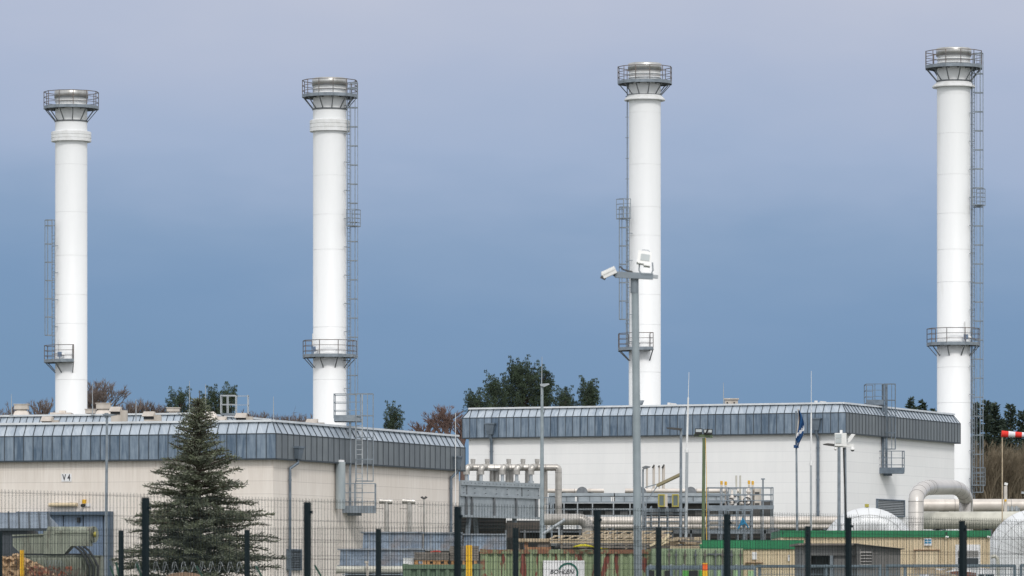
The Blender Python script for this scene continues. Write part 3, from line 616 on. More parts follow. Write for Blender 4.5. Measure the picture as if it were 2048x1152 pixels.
# silencer manifold
Y = 322; u = Y/F; t = thing('pipe_manifold', 'row of silver swan neck pipes rising over the grey steel trough', 'pipework', (X(1030, Y), Y, 0))
hy = 935; hz = Z(hy, Y); q = MB()
pts = [P(934, hy, Y), P(1112, hy, Y)]+arc_pts(P(1112, hy+5, Y), (1, 0, 0), (0, 0, 1), 5*u, 90, 0, 5)+[P(1117, 1040, Y)]
q.tube(pts, 6.8*u, 18); q.joints(pts, 6.8*u, 1.1, 1, 18); q.build('header_pipe', ['pipe_silver', 'pipe_joint'], t)
for a in (946, 974.5, 1017.5, 1046, 1074.5):
    q = MB(); q.tube([P(a, hy, Y), P(a, 922, Y)], 4.2*u, 14); q.tube([P(a, 924, Y), P(a, 918, Y)], 4.9*u, 14); q.build('stub_pipe', 'pipe_silver', t)
for a in (933, 962, 1005, 1033.5, 1062):
    q = MB(); c = P(a, hy+8, Y-.35); pts = [P(a+8, hy-1, Y)]+[P(a+8, hy-1, Y-.2)]+[P(a+5, hy-1, Y-.4), P(a+1.5, hy+1, Y-.5), P(a, hy+5, Y-.5), P(a, 949, Y-.5)]
    q.tube(pts, 6.6*u, 16); q.joints(pts, 6.6*u, .3, 1, 16, .025); q.tube([P(a, 949, Y-.5), P(a, 964, Y-.5)], 3.4*u, 12, 2); q.tube([P(a, 962, Y-.5), P(a, 966, Y-.5)], 6*u, 12, 2); q.build('swan_neck', ['pipe_silver', 'pipe_joint', 'galv_light'], t)
for a in (958, 984.5, 993.5, 1016, 1022, 1055, 1090):
    q = MB(); q.tube([P(a, hy+4, Y+.7), (X(a, Y+.7), Y+.7, 0) if a == 1090 else P(a, 985, Y+.7)], 5.2*u, 12); q.tube([P(a, hy+4, Y+.7), P(a, hy+1, Y)], 4.5*u, 10); q.build('riser_pipe', 'pipe_silver', t)
# the grey steel trough
def steel_trough():
    a = P(920, 961, 312); b = P(1077, 968, 322); d = Vector((b.x-a.x, b.y-a.y, 0)); Ln = d.length
    t = thing('steel_trough', 'large grey steel trough on raked legs under the swan neck pipes', 'trough', (a.x+d.x/2, a.y+d.y/2, 0))
    q = MB(frame((a.x, a.y, 0), d)); zt = a.z; H = 2.2
    q.box(0, Ln, 0, 3.4, zt-H, zt-.02); q.box(-.02, Ln+.05, -.16, .0, zt-.28, zt+.02); q.box(-.02, Ln+.05, -.12, .0, zt-.98, zt-.86); q.box(-.02, Ln+.05, -.14, 0, zt-H-.08, zt-H+.06)
    q.box(-.02, Ln+.05, -.06, 0, zt-.86, zt-.28, 0)
    for k in (.07, .14, .42, .70, .96): q.box(Ln*k-.08, Ln*k+.08, -.11, 0, zt-H+.06, zt-.98, 2)
    for k in (.07, .77): q.box(Ln*k-.05, Ln*k+.05, -.10, -.06, zt-.86, zt-.28, 2)
    for k in range(22):
        for zo in (.13, ) if k % 3 else (.13, .45, .75): q.tube([(Ln*(k+.5)/22, -.19, zt-zo), (Ln*(k+.5)/22, -.1, zt-zo)], .028, 6, 2)
    q.build('trough_body', ['galv_tr', 'black', 'dark_galv'], t)
    for k, dx in ((.15, -.62), (.72, .62)):
        q = MB(frame((a.x, a.y, 0), d)); q.bar((Ln*k, .2, zt-H), (Ln*k+dx*2, .2, 0), .28, .2); q.build('leg', 'galv', t)
        q = MB(frame((a.x, a.y, 0), d)); q.bar((Ln*k, 3, zt-H), (Ln*k+dx*2, 3, 0), .28, .2); q.build('leg', 'galv', t)
mat('galv_tr', (.37, .41, .44), .5, .25, c2=(.29, .33, .36), scale=2.2, bump=.15)
steel_trough()
q = MB(); Y = 326; q.pbox(905, 1020, 1012, 1450, Y, 4); q.v = [(a, b, max(c, 0)) for a, b, c in q.v]; q.pbox(908, 1030, 1008, 1062, Y-.05, .06, 1)  # dark colour paints the shadowed interior under the trough
q.pbox(1013, 1041, 1092, 1160, 327, 1, 1)  # dark backing box added behind the gap at the trough's right end
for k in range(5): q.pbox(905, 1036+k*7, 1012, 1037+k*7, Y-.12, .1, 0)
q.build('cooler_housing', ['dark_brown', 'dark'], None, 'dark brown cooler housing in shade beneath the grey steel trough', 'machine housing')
# masts and poles
def pole(name, label, cat, px, py, Y, rb, rt, m='galv', parts=None, group=None, dx=0):
    t = thing(name, label, cat, (X(px+dx, Y), Y, 0), group); q = MB(); q.tube([(X(px+dx, Y), Y, 0), (X(px, Y), Y, Z(py, Y))], [rb, rt], 12); q.box(X(px+dx, Y)-rb*1.8, X(px+dx, Y)+rb*1.8, Y-rb*1.8, Y+rb*1.8, 0, .04)
    q.build('pole', m, t); return t
t = pole('lamp_post', 'thick tapered galvanised mast with flat lamp head and tall lightning spike', 'lamp post', 1084, 771, 260, .15, .07, 'galv_mast'); Y = 260
q = MB(); q.prism([(X(1080, Y), Z(768, Y)), (X(1081, Y), Z(772, Y)), (X(1088, Y), Z(774, Y)), (X(1099, Y), Z(769, Y)), (X(1098, Y), Z(767, Y))], Y-.2, Y+.25); q.build('lamp_head', 'galv_light', t)
q = MB(); q.tube([(X(1083, Y), Y-.1, Z(790, Y)), (X(1084, Y), Y-.1, Z(714, Y))], [.03, .012], 6); q.build('lightning_spike', 'galv_light', t)
t = pole('lamp_post', 'slim grey lamp post crossing the cream hall left of the cedar', 'lamp post', 214, 830, 150, .06, .035, 'galv', dx=-3); Y = 150
q = MB(); q.prism([(X(205, Y), Z(828, Y)), (X(207, Y), Z(831, Y)), (X(222, Y), Z(832, Y)), (X(234, Y), Z(830, Y)), (X(222, Y), Z(828, Y))], Y-.12, Y+.12); q.tube([P(213, 836, Y), P(213, 826, Y)], .06, 8); q.build('lamp_head', 'galv', t)
t = pole('lamp_post', 'grey lamp post with flat black head left of the green floodlight pole', 'lamp post', 1362, 860, 240, .085, .06, 'galv', dx=-1); Y = 240
q = MB(); q.prism([(X(1333, Y), Z(855, Y)), (X(1334, Y), Z(857.5, Y)), (X(1362, Y), Z(861, Y)), (X(1365, Y), Z(857, Y)), (X(1345, Y), Z(855, Y))], Y-.15, Y+.15); q.build('lamp_head', 'dark', t)
t = pole('lightning_mast', 'thin white lightning mast between lamp post and green floodlight pole', 'lightning mast', 1374, 902, 238, .075, .07, 'galv_light', dx=-3.5); Y = 238
q = MB(); q.tube([P(1373.5, 905, Y), P(1376.5, 795, Y)], [.055, .04], 8); q.tube([P(1376.5, 795, Y), P(1378, 744, Y)], [.016, .01], 6); q.tube([P(1373.5, 905, Y), P(1373.5, 899, Y)], .1, 8); q.build('upper_rod', 'white_trim', t)
t = pole('lightning_mast', 'thin white lightning mast just right of the blue flag', 'lightning mast', 1622, 928, 236, .055, .05, 'galv_light'); Y = 236
q = MB(); q.tube([P(1622, 930, Y), P(1622.5, 826, Y)], [.045, .035], 8); q.tube([P(1622.5, 826, Y), P(1622.5, 742, Y)], [.014, .01], 6); q.tube([P(1622, 931, Y), P(1622, 925, Y)], .085, 8); q.build('upper_rod', 'white_trim', t)
t = pole('lightning_mast', 'very thin rod in front of the cream hall right end', 'lightning mast', 911, 826, 250, .03, .012, 'white_trim')
Y = 205; t = pole('floodlight_pole', 'green pole with crossbar and two black framed floodlights', 'floodlight', 1408, 876, Y, .075, .065, 'green_pole', dx=-3)
q = MB(); q.bar(P(1388, 870, Y), P(1425, 873, Y), .12, .12); q.box(X(1388, Y), X(1398, Y), Y-.09, Y+.09, Z(872, Y), Z(869.5, Y), 1); q.build('crossbar', ['green_pole', 'black'], t)
for a, b, c in ((1390, 1405, 857), (1407, 1425, 858)):
    q = MB(); q.pbox(a, c, b, c+11, Y-.1, .22, 0); q.pbox(a+1.5, c+1.5, b-1.5, c+7, Y-.13, .03, 1); q.bar(P((a+b)/2, c+8, Y), P((a+b)/2, 870, Y), .06, .06, 0); q.build('floodlight', ['black', 'lamp_glass'], t)
q = MB(); q.tube([P(1416, 858, Y-.2), P(1412, 868, Y-.2), P(1421, 868, Y-.2)], .04, 6); q.build('cable_coil', 'black', t)
q = MB(); q.tube([P(1411, 876, Y-.1), P(1413, 950, Y-.12), P(1413, 1060, Y-.12), P(1414.5, 1140, Y-.1), (X(1414, Y), Y-.1, 0)], .012, 5); q.build('cable', 'yellow', t)
# flag
Y = 215; t = pole('flagpole', 'flagpole with a limp blue flag in front of the white hall', 'flagpole', 1592, 822, Y, .07, .035, 'galv', dx=4)
fl = MB(); W_, H_ = 10, 22; fv = []
edge = [(1597.5, 819), (1603, 828), (1608, 845), (1608.5, 858), (1606, 872), (1601, 882), (1596, 893)]
left = [(1597, 820), (1597.5, 832), (1596, 850), (1594, 862), (1592, 875), (1590.5, 886), (1591.5, 895)]
def lerp_list(L_, f):
    f *= len(L_)-1; i = min(int(f), len(L_)-2); g_ = f-i; return (L_[i][0]*(1-g_)+L_[i+1][0]*g_, L_[i][1]*(1-g_)+L_[i+1][1]*g_)
for j in range(H_+1):
    l_ = lerp_list(left, j/H_); r_ = lerp_list(edge, j/H_)
    for i in range(W_+1):
        f = i/W_; fv.append(P(l_[0]*(1-f)+r_[0]*f, l_[1]*(1-f)+r_[1]*f, Y-.1-.12*math.sin(f*9+j*.5)-.1*f))
ff = []; fm = []
for j in range(H_):
    for i in range(W_):
        st = j-12+i*.45; fl_m = 1 if -.8 < st-1.5+abs(i-9)*.1 < 1.6 else (1 if (19 <= j <= 20 and (i*7+j) % 3 == 0 and i > 3) else 0)
        ff.append((j*(W_+1)+i, (j+1)*(W_+1)+i, (j+1)*(W_+1)+i+1, j*(W_+1)+i+1)); fm.append(fl_m)
for f_, m_ in zip(ff, fm): pass
fl.add(fv, ff, 0, True); fl.mi = fm; fl.build('flag', ['flag_blue', 'sign_white'], t)
q = MB(); q.tube([P(1592.5, 890, Y), P(1592.3, 896, Y)], .11, 8); q.tube([P(1596.5, 818, Y-.05), P(1597.5, 834, Y-.1), P(1596.3, 850, Y-.1), P(1594, 870, Y-.1)], .03, 6, 1); q.build('flag_hem', ['flag_blue', 'beige'], t)
# camera mast right
Y = 190; t = pole('camera_mast', 'dark pole carrying white camera cabinets in front of the white hall corner', 'camera mast', 1690, 895, Y, .055, .05, 'galv', dx=3)
q = MB(); q.tube([P(1687, 895, Y-.1), P(1689, 960, Y-.1), P(1692, 1040, Y-.1), (X(1693, Y), Y-.1, 0)], .03, 6); q.build('cable', 'black', t)
q = MB(); q.pbox(1670, 866, 1685, 892, Y-.3, .35); q.pbox(1685, 866, 1693, 893, Y-.2, .4); q.pbox(1671.5, 868, 1683, 876, Y-.33, .03, 1); q.pbox(1671.5, 878, 1683, 886, Y-.33, .03, 1); q.pbox(1680, 860, 1685, 866, Y-.1, .1); q.pbox(1672, 888, 1708, 894, Y-.1, .2); q.build('cabinet', ['white_plastic', 'lamp_glass'], t)
q = MB(); q.prism([(X(1695, Y), Z(886, Y)), (X(1700, Y), Z(883, Y)), (X(1710, Y), Z(869, Y)), (X(1703, Y), Z(868, Y)), (X(1695, Y), Z(878, Y))], Y-.2, Y+.1); q.build('antenna_panel', 'white_plastic', t)
for a, b, s_ in ((1671, 898, 3.2), (1705, 899, 5)):
    q = MB(); u = Y/F; c = P(a, b, Y-.25); q.lathe(c, [(.01, s_*u), (s_*u*.8, s_*u*.8), (s_*u, 0), (s_*u*.9, -.02)], 14); q.lathe(c, [(s_*u*.75, -.02), (s_*u*.6, -s_*u*.6), (.005, -s_*u*.85)], 14, 1); q.bar(c+Vector((0, 0, s_*u*.7)), c+Vector((0, .25, s_*u*1.3)), .05); q.build('dome_camera', ['white_plastic', 'black'], t)
Y = 196; t = pole('lamp_post', 'blue grey lamp post close behind the white camera cabinets', 'lamp post', 1678, 892, Y, .075, .06, 'galv')
q = MB(); q.prism([(X(1646, Y), Z(888, Y)), (X(1648, Y), Z(890, Y)), (X(1677, Y), Z(894, Y)), (X(1678, Y), Z(889, Y)), (X(1655, Y), Z(886.5, Y))], Y-.15, Y+.15); q.build('lamp_head', 'dark', t)
# foreground camera mast
Y = 70; u = Y/F; t = pole('camera_mast', 'blurred tall foreground mast with bullet camera and floodlight on a crossarm', 'camera mast', 1270, 552, Y, .062, .050, 'galv_mast', dx=8)
q = MB(); q.bar(P(1230, 549, Y-.06), P(1306, 553, Y-.06), .09, .085); q.bar(P(1296, 552, Y-.06), P(1316, 554, Y-.06), .075, .05, 1); q.tube([P(1269, 586, Y), P(1269, 557, Y)], .058, 12); q.build('crossarm', ['galv', 'galv_light'], t)
q = MB(); q.bar(P(1205, 551, Y-.1), P(1231, 539, Y-.1), .12, .1); q.bar(P(1203, 550, Y-.1), P(1229, 537, Y-.1), .14, .03); q.tube([P(1207, 554, Y-.12), P(1205, 558, Y-.12)], .04, 10, 1); q.bar(P(1226, 544, Y-.06), P(1233, 550, Y-.06), .07, .07, 1); q.build('bullet_camera', ['white_plastic', 'dark'], t)
q = MB(); q.tube([P(1238, 535, Y-.05), P(1241, 533, Y-.05), P(1246, 539, Y-.05), P(1256, 542, Y-.05), P(1263, 543, Y-.05), P(1268, 548, Y-.05)], .013, 6); q.build('cable', 'dark', t)
fm_ = MB(); c = P(1289, 518, Y-.1); fm_.M = Matrix.Translation(c) @ Matrix.Scale(.82, 4) @ Matrix.Rotation(R(8), 4, 'Y') @ Matrix.Rotation(R(-14), 4, 'X')
fm_.box(-.105, .105, -.05, .05, -.10, .125); fm_.box(-.07, .085, -.06, -.05, -.045, .07, 1); fm_.box(-.125, -.105, -.06, .06, -.09, .13); fm_.tube([(-.07, 0, .125), (-.05, 0, .16), (.05, 0, .16), (.09, 0, .125)], .008, 6, 2); fm_.box(.0, .11, -.09, .02, -.14, -.10)
fm_.build('floodlight', ['white_plastic', 'lamp_glass', 'galv_light'], t)
q = MB(); q.tube([P(1279, 528, Y-.1), P(1278, 541, Y-.1), P(1284, 549, Y-.1), P(1302, 549, Y-.1), P(1306, 540, Y-.1), P(1305, 525, Y-.1)], .010, 6); q.build('yoke', 'galv', t)
# main runs
def run(name, pxa, pya, Ya, pxb, pyb, Yb, rpx, label, mats=('pipe_cream', 'pipe_joint'), step=2.5, legs=3, group=None):
    a = P(pxa, pya, Ya); b = P(pxb, pyb, Yb); r = rpx*(Ya+Yb)/2/F; t = thing(name, label, 'pipe', ((a.x+b.x)/2, (a.y+b.y)/2, 0), group)
    q = MB(); q.tube([a, b], r, 20); q.joints([a, b], r, step, 1, 20); q.build('pipe_run', list(mats), t)
    for k in range(legs):
        p = a.lerp(b, (k+.5)/legs); q = MB(); q.bar((p.x, p.y, 0), (p.x, p.y, p.z-r+.03), .2, .2); q.bar((p.x-.25, p.y, p.z-r), (p.x+.25, p.y, p.z-r), .2, .1); q.build('pipe_support', 'dark_galv', t)
    return t
run('pipeline', 1165, 1042, 300, 1710, 1041, 300, 8.5, 'thick cream pipeline running left to right below the white hall', legs=5)
run('pipeline', 1165, 1053.5, 296, 1710, 1053.5, 296, 4.5, 'thin cream pipeline running just under the thick cream one', legs=5)
run('pipeline', 1842, 1010.5, 285, 2120, 1010.5, 285, 12.5, 'upper cream pipeline at right edge below the windsock', mats=('pipe_cream', 'pipe_joint'), step=3.2)
run('pipeline', 1826, 1041, 263, 2120, 1040, 263, 17.5, 'fat greenish white pipeline at right under the swan loop', mats=('pipe_green', 'pipe_joint'), step=40)
run('pipeline', 1095, 981.5, 335, 1208, 981.5, 335, 4.2, 'short cream pipe lying on left half of the air cooler', step=3, legs=2)
run('pipeline', 1250, 981.5, 335, 1478, 982, 335, 4.6, 'long cream pipe lying on right half of the air cooler', step=3, legs=3)
Y = 264; u = Y/F
loop_px = [(1832, 1180), (1832, 1003)]+[(1860-28*math.cos(R(a)), 1003-28*math.sin(R(a))) for a in range(10, 91, 10)]+[(1902, 975)]+[(1904+28*math.sin(R(a)), 1003-28*math.cos(R(a))) for a in range(10, 91, 10)]+[(1932, 1180)]
pts = [P(a, b, 254+(a-1832)*.2) for a, b in loop_px]; pts[0].z = 0; pts[-1].z = 0
q = MB(); q.tube(pts, 14.6*u, 24)
for i in [1, 3, 5, 7, 9, 10, 12, 14, 16, 18]:
    a = Vector(pts[i]); b = Vector(pts[min(i+1, len(pts)-1)]); d = (b-Vector(pts[i-1])).normalized() if (b-a).length > 0 else Vector((0, 0, 1)); q.tube([a-d*.012, a+d*.012], 14.95*u, 24, 1)
for pz in (1025, 1045):
    for a in (1832, 1932): yy = 254+(a-1832)*.2; q.tube([P(a, pz, yy), P(a, pz-.8, yy)], 14.85*u, 24, 1)
q.build('expansion_loop', ['pipe_silver2', 'pipe_joint'], None, 'big silver upside down U pipe in front of rightmost chimney', 'pipe') if 'pipe_silver2' in MATS else (mat('pipe_silver2', (.64, .61, .58), .4, .35, c2=(.50, .475, .45), scale=.6, bump=.15), q.build('expansion_loop', ['pipe_silver2', 'pipe_joint'], None, 'big silver upside down U pipe in front of rightmost chimney', 'pipe'))
# big white insulated bends
def big_bend(cx, cy, Y, Rp, rp, a0, a1, label, cap=False, n=15):
    u = Y/F; c = P(cx, cy, Y); pts = arc_pts(c, (1, 0, 0), (0, .0, 1), Rp*u, a0, a1, n*2)
    e0 = pts[0].copy(); e0.z = 0; e1 = pts[-1].copy(); e1.z = 0
    pts = ([e0] if pts[0].z > .3 else [])+pts+([e1] if pts[-1].z > .3 else [])
    t = thing('insulated_bend', label, 'pipe bend', (c.x, Y, 0), 'white insulated bends'); q = MB(); q.tube(pts, rp*u, 36)
    q.build('cladding', 'pipe_white', t); q = MB()
    for i in range(1, len(pts)-1, 2):
        d = (pts[i+1]-pts[i-1]).normalized(); q.tube([pts[i]-d*.008, pts[i]+d*.008], rp*u+.004, 36)
    for s_ in (35, -20):   # seam lines that follow the bend
        line = []
        for i in range(1, len(pts)-1):
            d = (pts[i+1]-pts[i-1]).normalized(); o_ = (pts[i]-c).normalized(); f_ = Vector((0, -1, 0)); line.append(pts[i]+(f_*math.cos(R(s_))+o_*math.sin(R(s_)))*(rp*u+.004))
        q.tube(line, .008, 4)
    q.build('cladding_joint', 'pipe_joint_l', t); return t
t = big_bend(1736, 1113, 225, 62, 36, 178, 2, 'white clad pipe bend humping up behind the green edged cabin', n=12)
q = MB(); Y = 225; q.tube([P(1734, 1018, Y), P(1734, 1011, Y)], .06, 8, 0); q.pbox(1730, 1008, 1738, 1014, Y-.09, .18, 1); q.build('valve_cap', ['galv', 'yellow_olive'], t)
big_bend(2072, 1118, 215, 55, 45, 178, 60, 'white clad pipe bend cut by the right edge of the view', n=10)
q = MB(); Y = 222; u = Y/F; q.lathe(P(2040, 1092, Y), [(58*u, 0)], 8) if False else None
pts = arc_pts(P(2045, 1098, Y), (1, 0, 0), (0, 0, 1), 55*u, 175, 95, 10); e0 = pts[0].copy(); e0.z = 0; q.tube([e0]+pts, 7*u, 14); q.build('cream_bend', 'pipe_green', None, 'narrow cream bend hugging the white clad bend at right edge', 'pipe bend')
q = MB(); Y = 205; u = Y/F; q.tube([P(1982, 1114, Y), P(1990, 1112, Y), P(1995, 1116, Y), P(1996, 1126, Y), (X(1996, Y), Y, 0)], 3.6*u, 12); q.build('elbow_pipe', 'pipe_green', None, 'small cream elbow pipe by right corner of the green edged cabin', 'pipe')
# lower left big elbow
Y = 290; u = Y/F; pts = [P(1090, 1039, Y+.5), P(1158, 1039, Y)]+arc_pts(P(1158, 1056, Y), (1, 0, 0), (0, 0, 1), 17*u, 90, 0, 8)[1:]+[(X(1175, Y), Y, 0)]
q = MB(); q.tube(pts, 11.5*u, 22)
for p_, p2 in zip(pts[1:-1], pts[2:]): p_ = Vector(p_); p2 = Vector(p2); d = (p2-p_).normalized(); q.tube([p_-d*.02, p_+d*.02], 11.8*u, 22, 1)
q.joints(pts[:2], 11.5*u, .9, 1, 22, .03); q.build('large_elbow', ['pipe_silver', 'pipe_joint'], None, 'large silver elbow pipe turning down beside the small caged ladder', 'pipe')
q = MB(); Y = 240; q.tube([P(1086, 1068, Y), P(1129, 1040, Y)], .075, 12); q.tube([P(1127, 1041, Y), P(1130, 1039, Y)], .09, 12); q.bar(P(1086, 1068, Y), (X(1083, Y), Y, 0), .08); q.bar(P(1118, 1047, Y+.1), (X(1120, Y), Y+.1, 0), .08); q.build('inclined_tube', 'galv_light', None, 'shiny steel tube propped up at a slant', 'tube')
# small caged ladder platform
Y = 298; t = thing('ladder_platform', 'small railed platform with steel bars right of the thick mast', 'platform', (X(1098, Y), Y, 0)); q = MB(); xa, xb = X(1086, Y), X(1107, Y); zd = Z(1045, Y)
q.box(xa, xb, Y, Y+1, zd, zd+.35)
for a in (xa+.1, xb-.1):
    for b in (Y+.1, Y+.9): q.bar((a, b, 0), (a, b, zd), .1)
q.build('deck', 'galv', t); q = MB()
poly_rail(q, [Vector((xa, Y, zd+.3)), Vector((X(1094, Y), Y, zd+.3)), Vector((X(1097, Y), Y, zd+.3)), Vector((X(1101, Y), Y, zd+.3)), Vector((X(1104, Y), Y, zd+.3)), Vector((xb, Y, zd+.3)), Vector((xb, Y+1, zd+.3))], Z(995, Y)-zd-.3, nr=3, r=.025); q.build('railing', 'galv', t)
# air cooler bank
Y = 330; t = thing('air_cooler', 'long galvanised air cooler bank with walkway in front of the white hall', 'air cooler', (X(1300, Y), Y, 0))
q = MB(); q.pbox(1098, 986, 1230, 992, Y-.1, 3); q.pbox(1098, 992, 1150, 1003, Y, 3); q.pbox(1155, 993, 1222, 1003, Y-.05, 3); q.pbox(1228, 986, 1480, 992, Y-.1, 3); q.pbox(1230, 993, 1308, 1003, Y-.05, 3); q.pbox(1308, 992, 1480, 1003, Y, 3)
for a in range(1110, 1480, 23): q.pbox(a, 992, a+1.2, 1003, Y-.1, .1, 1)
q.build('fan_casing', ['galv_tr', 'dark_galv'], t)
q = MB(); q.pbox(1098, 1003, 1545, 1034, Y+.4, 2.4); q.pbox(1098, 1003, 1480, 1006.5, Y-.4, .6, 1); q.pbox(1098, 1018, 1480, 1020, Y-.4, .3, 1)
for k, a in enumerate(range(1120, 1480, 30)): q.pbox(a, 1022, a+16, 1032, Y+.3, .1, 2)
q.build('tube_bundle', ['dark', 'galv', 'shed_grey'], t)
q = MB(); zd = Z(1030, Y-1); y = Y-1.2
q.box(X(1098, y), X(1290, y), y, Y-.45, zd-.15, zd); pts = [Vector((X(a, y), y, zd)) for a in (1103, 1128, 1155, 1185, 1227, 1260, 1288)]; poly_rail(q, pts, Z(1006, y)-zd, nr=2, r=.035)
for a in (1103, 1155, 1227, 1288): q.bar((X(a, y), y+.1, 0), (X(a, y), y+.1, zd), .16)
for a in (1110, 1290, 1440): q.bar((X(a, Y+1), Y+1, 0), (X(a, Y+1), Y+1, Z(1034, Y+1)), .2)
q.build('walkway', 'galv_light', t)
for a in (1164, 1281, 1381):
    q = MB(); c = P(a, 982, Y+2.2); u_ = Y/F; q.tube([c+Vector((0, -.5, -.1)), c+Vector((0, .5, -.1))], 12*u_*.95, 20, 0); q.build('fan_dome', 'dark_galv', t)
# cable tray; near-black backing box paints the shade below pipelines
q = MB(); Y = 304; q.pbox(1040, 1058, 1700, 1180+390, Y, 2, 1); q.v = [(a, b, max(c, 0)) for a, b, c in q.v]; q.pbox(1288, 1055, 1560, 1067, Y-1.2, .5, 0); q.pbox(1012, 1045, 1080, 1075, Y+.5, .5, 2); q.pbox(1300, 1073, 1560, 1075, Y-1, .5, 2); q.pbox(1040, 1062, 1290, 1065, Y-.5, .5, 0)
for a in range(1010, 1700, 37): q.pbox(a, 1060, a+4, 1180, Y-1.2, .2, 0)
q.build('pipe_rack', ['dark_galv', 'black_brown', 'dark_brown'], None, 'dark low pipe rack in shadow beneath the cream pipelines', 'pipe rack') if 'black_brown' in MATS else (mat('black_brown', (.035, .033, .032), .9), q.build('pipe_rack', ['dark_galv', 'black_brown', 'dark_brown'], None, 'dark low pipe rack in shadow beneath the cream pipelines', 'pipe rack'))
# yellow framed sight boxes
for a, lb in ((1316, 'left of two yellow framed gauge cabinets on the scaffold'), (1344, 'right of two yellow framed gauge cabinets on the scaffold')):
    Y = 290; t = thing('gauge_cabinet', lb, 'cabinet', (X(a+7, Y), Y, Z(1014, Y)), 'yellow framed gauge cabinets'); q = MB(); q.pbox(a, 988, a+(19 if a < 1320 else 14), 1014, Y, .5); q.build('cabinet_body', 'beige', t)
    q = MB(); b = a+.5; e = a+13.5
    for bx in ((b, 988.5, e, 991), (b, 1011, e, 1013.5), (b, 991, b+2.2, 1011), (e-2.2, 991, e, 1011)): q.pbox(*bx, Y-.06, .06)
    q.build('door_rim', 'yellow_olive', t); q = MB(); q.pbox(b+2.2, 991, e-2.2, 1011, Y-.03, .03); q.build('window', 'gauge_glass', t)
# scaffolds
def scaffold(name, label, cols, y_top, decks, Y, depth, rails, extra=None, m='galv'):
    t = thing(name, label, 'scaffold', (X(sum(cols)/len(cols), Y), Y, 0)); q = MB()
    for c_ in cols:
        for yy in (Y, Y+depth): q.bar((X(c_, Y), yy, 0), (X(c_, Y), yy, Z(y_top, Y)), .06)
    q.build('upright', m, t)
    for k, d_ in enumerate(decks): q = MB(); q.box(X(cols[0], Y), X(cols[-1], Y), Y-.02, Y+depth, Z(d_+3, Y), Z(d_, Y)); q.bar((X(cols[0], Y)-.05, Y-.05, Z(d_+1.5, Y)), (X(cols[-1], Y)+.05, Y-.05, Z(d_+1.5, Y)), .05, .22); q.build('deck', m, t)
    q = MB()
    for r_ in rails:
        for yy in (Y-.06, Y+depth+.06): q.bar((X(cols[0], Y), yy, Z(r_, Y)), (X(cols[-1], Y), yy, Z(r_, Y)), .042)
        for c_ in (cols[0], cols[-1]): q.bar((X(c_, Y), Y, Z(r_, Y)), (X(c_, Y), Y+depth, Z(r_, Y)), .042)
    q.build('railing', m, t); return t
scaffold('scaffold', 'grey steel scaffold holding the yellow framed cabinets', [1291, 1303, 1319, 1336, 1372], 1012, [1019], 291, 2, [1028, 1035, 1043, 1055])
scaffold('scaffold', 'tall railed scaffold with white valves and yellow tipped stacks', [1416, 1444, 1457, 1490, 1504, 1526, 1546], 975, [1013], 286, 2.2, [975, 989, 1001])
scaffold('scaffold', 'lower steel scaffold bay hung with bright blue straps', [1418, 1441, 1452, 1476, 1488, 1505], 1018, [1062], 283, 2, [1020, 1030, 1041, 1050])
q = MB(); Y = 282.8
for a, b in (((1484, 1040), (1478, 1056)), ((1487, 1040), (1497, 1056)), ((1485, 1036), (1486, 1050)), ((1480, 1050), (1490, 1046)), ((1476, 1058), (1481, 1048))): q.tube([P(*a, Y), P(*b, Y)], .05, 6)
q.build('lifting_straps', 'strap_blue', None, 'bright blue lifting straps tied to the lower scaffold', 'straps')
q = MB(); q.bar(P(1315, 971, 288), P(1361, 949, 286), .16, .16); q.bar(P(1316, 969.5, 288), P(1361, 947.5, 286), .1, .04, 1); q.build('cable_tray', ['yo2', 'sign_white'], None, 'slanting olive cable tray rising towards the lamp post', 'cable tray') if 'yo2' in MATS else (mat('yo2', (.38, .33, .20), .6), q.build('cable_tray', ['yo2', 'cabin_cream'], None, 'slanting olive cable tray rising towards the lamp post', 'cable tray'))
q = MB(); q.bar(P(1316, 970, 288.2), P(1292, 1004, 288.2), .06); q.bar(P(1312, 969, 288.4), P(1290, 975, 288.4), .06); q.bar(P(1361, 949, 286.2), (X(1361, 286.2), 286.2, 0), .06); q.bar(P(1292, 1004, 288.2), (X(1292, 288.2), 288.2, 0), .06); q.build('tray_stay', 'galv', None, 'thin grey stays under the slanting cable tray', 'support')
# thin vent pipes
Y = 338
for a, b, c_, lb in ((1294, 933, .07, 'leftmost of four thin vent tubes by the white wall'), (1307.5, 931, .085, 'second of four thin vent tubes by the white wall'), (1318.5, 931, .05, 'thinnest of four vent tubes by the white wall'), (1327, 931, .10, 'thickest of four vent tubes by the white wall')):
    q = MB(); q.tube([(X(a, Y), Y, 0), P(a, b+2, Y), P(a-.5, b, Y)], c_, 8); q.tube([P(a+.5, b+2.5, Y-.1), P(a-2, b+1, Y-.1)], c_*1.5, 8, 1); q.build('vent_tube', ['beige', 'dark'], None, lb, 'vent tube', 'thin vent tubes')
Y = 282; t = pole('lamp_post', 'short lamp post half hidden by the foreground mast', 'lamp post', 1286, 938, Y, .06, .05, 'galv'); q = MB(); q.prism([(X(1284, Y), Z(934, Y)), (X(1287, Y), Z(939, Y)), (X(1300, Y), Z(935, Y)), (X(1301, Y), Z(933, Y)), (X(1291, Y), Z(931.5, Y))], Y-.2, Y+.2); q.build('lamp_head', 'dark_galv', t)
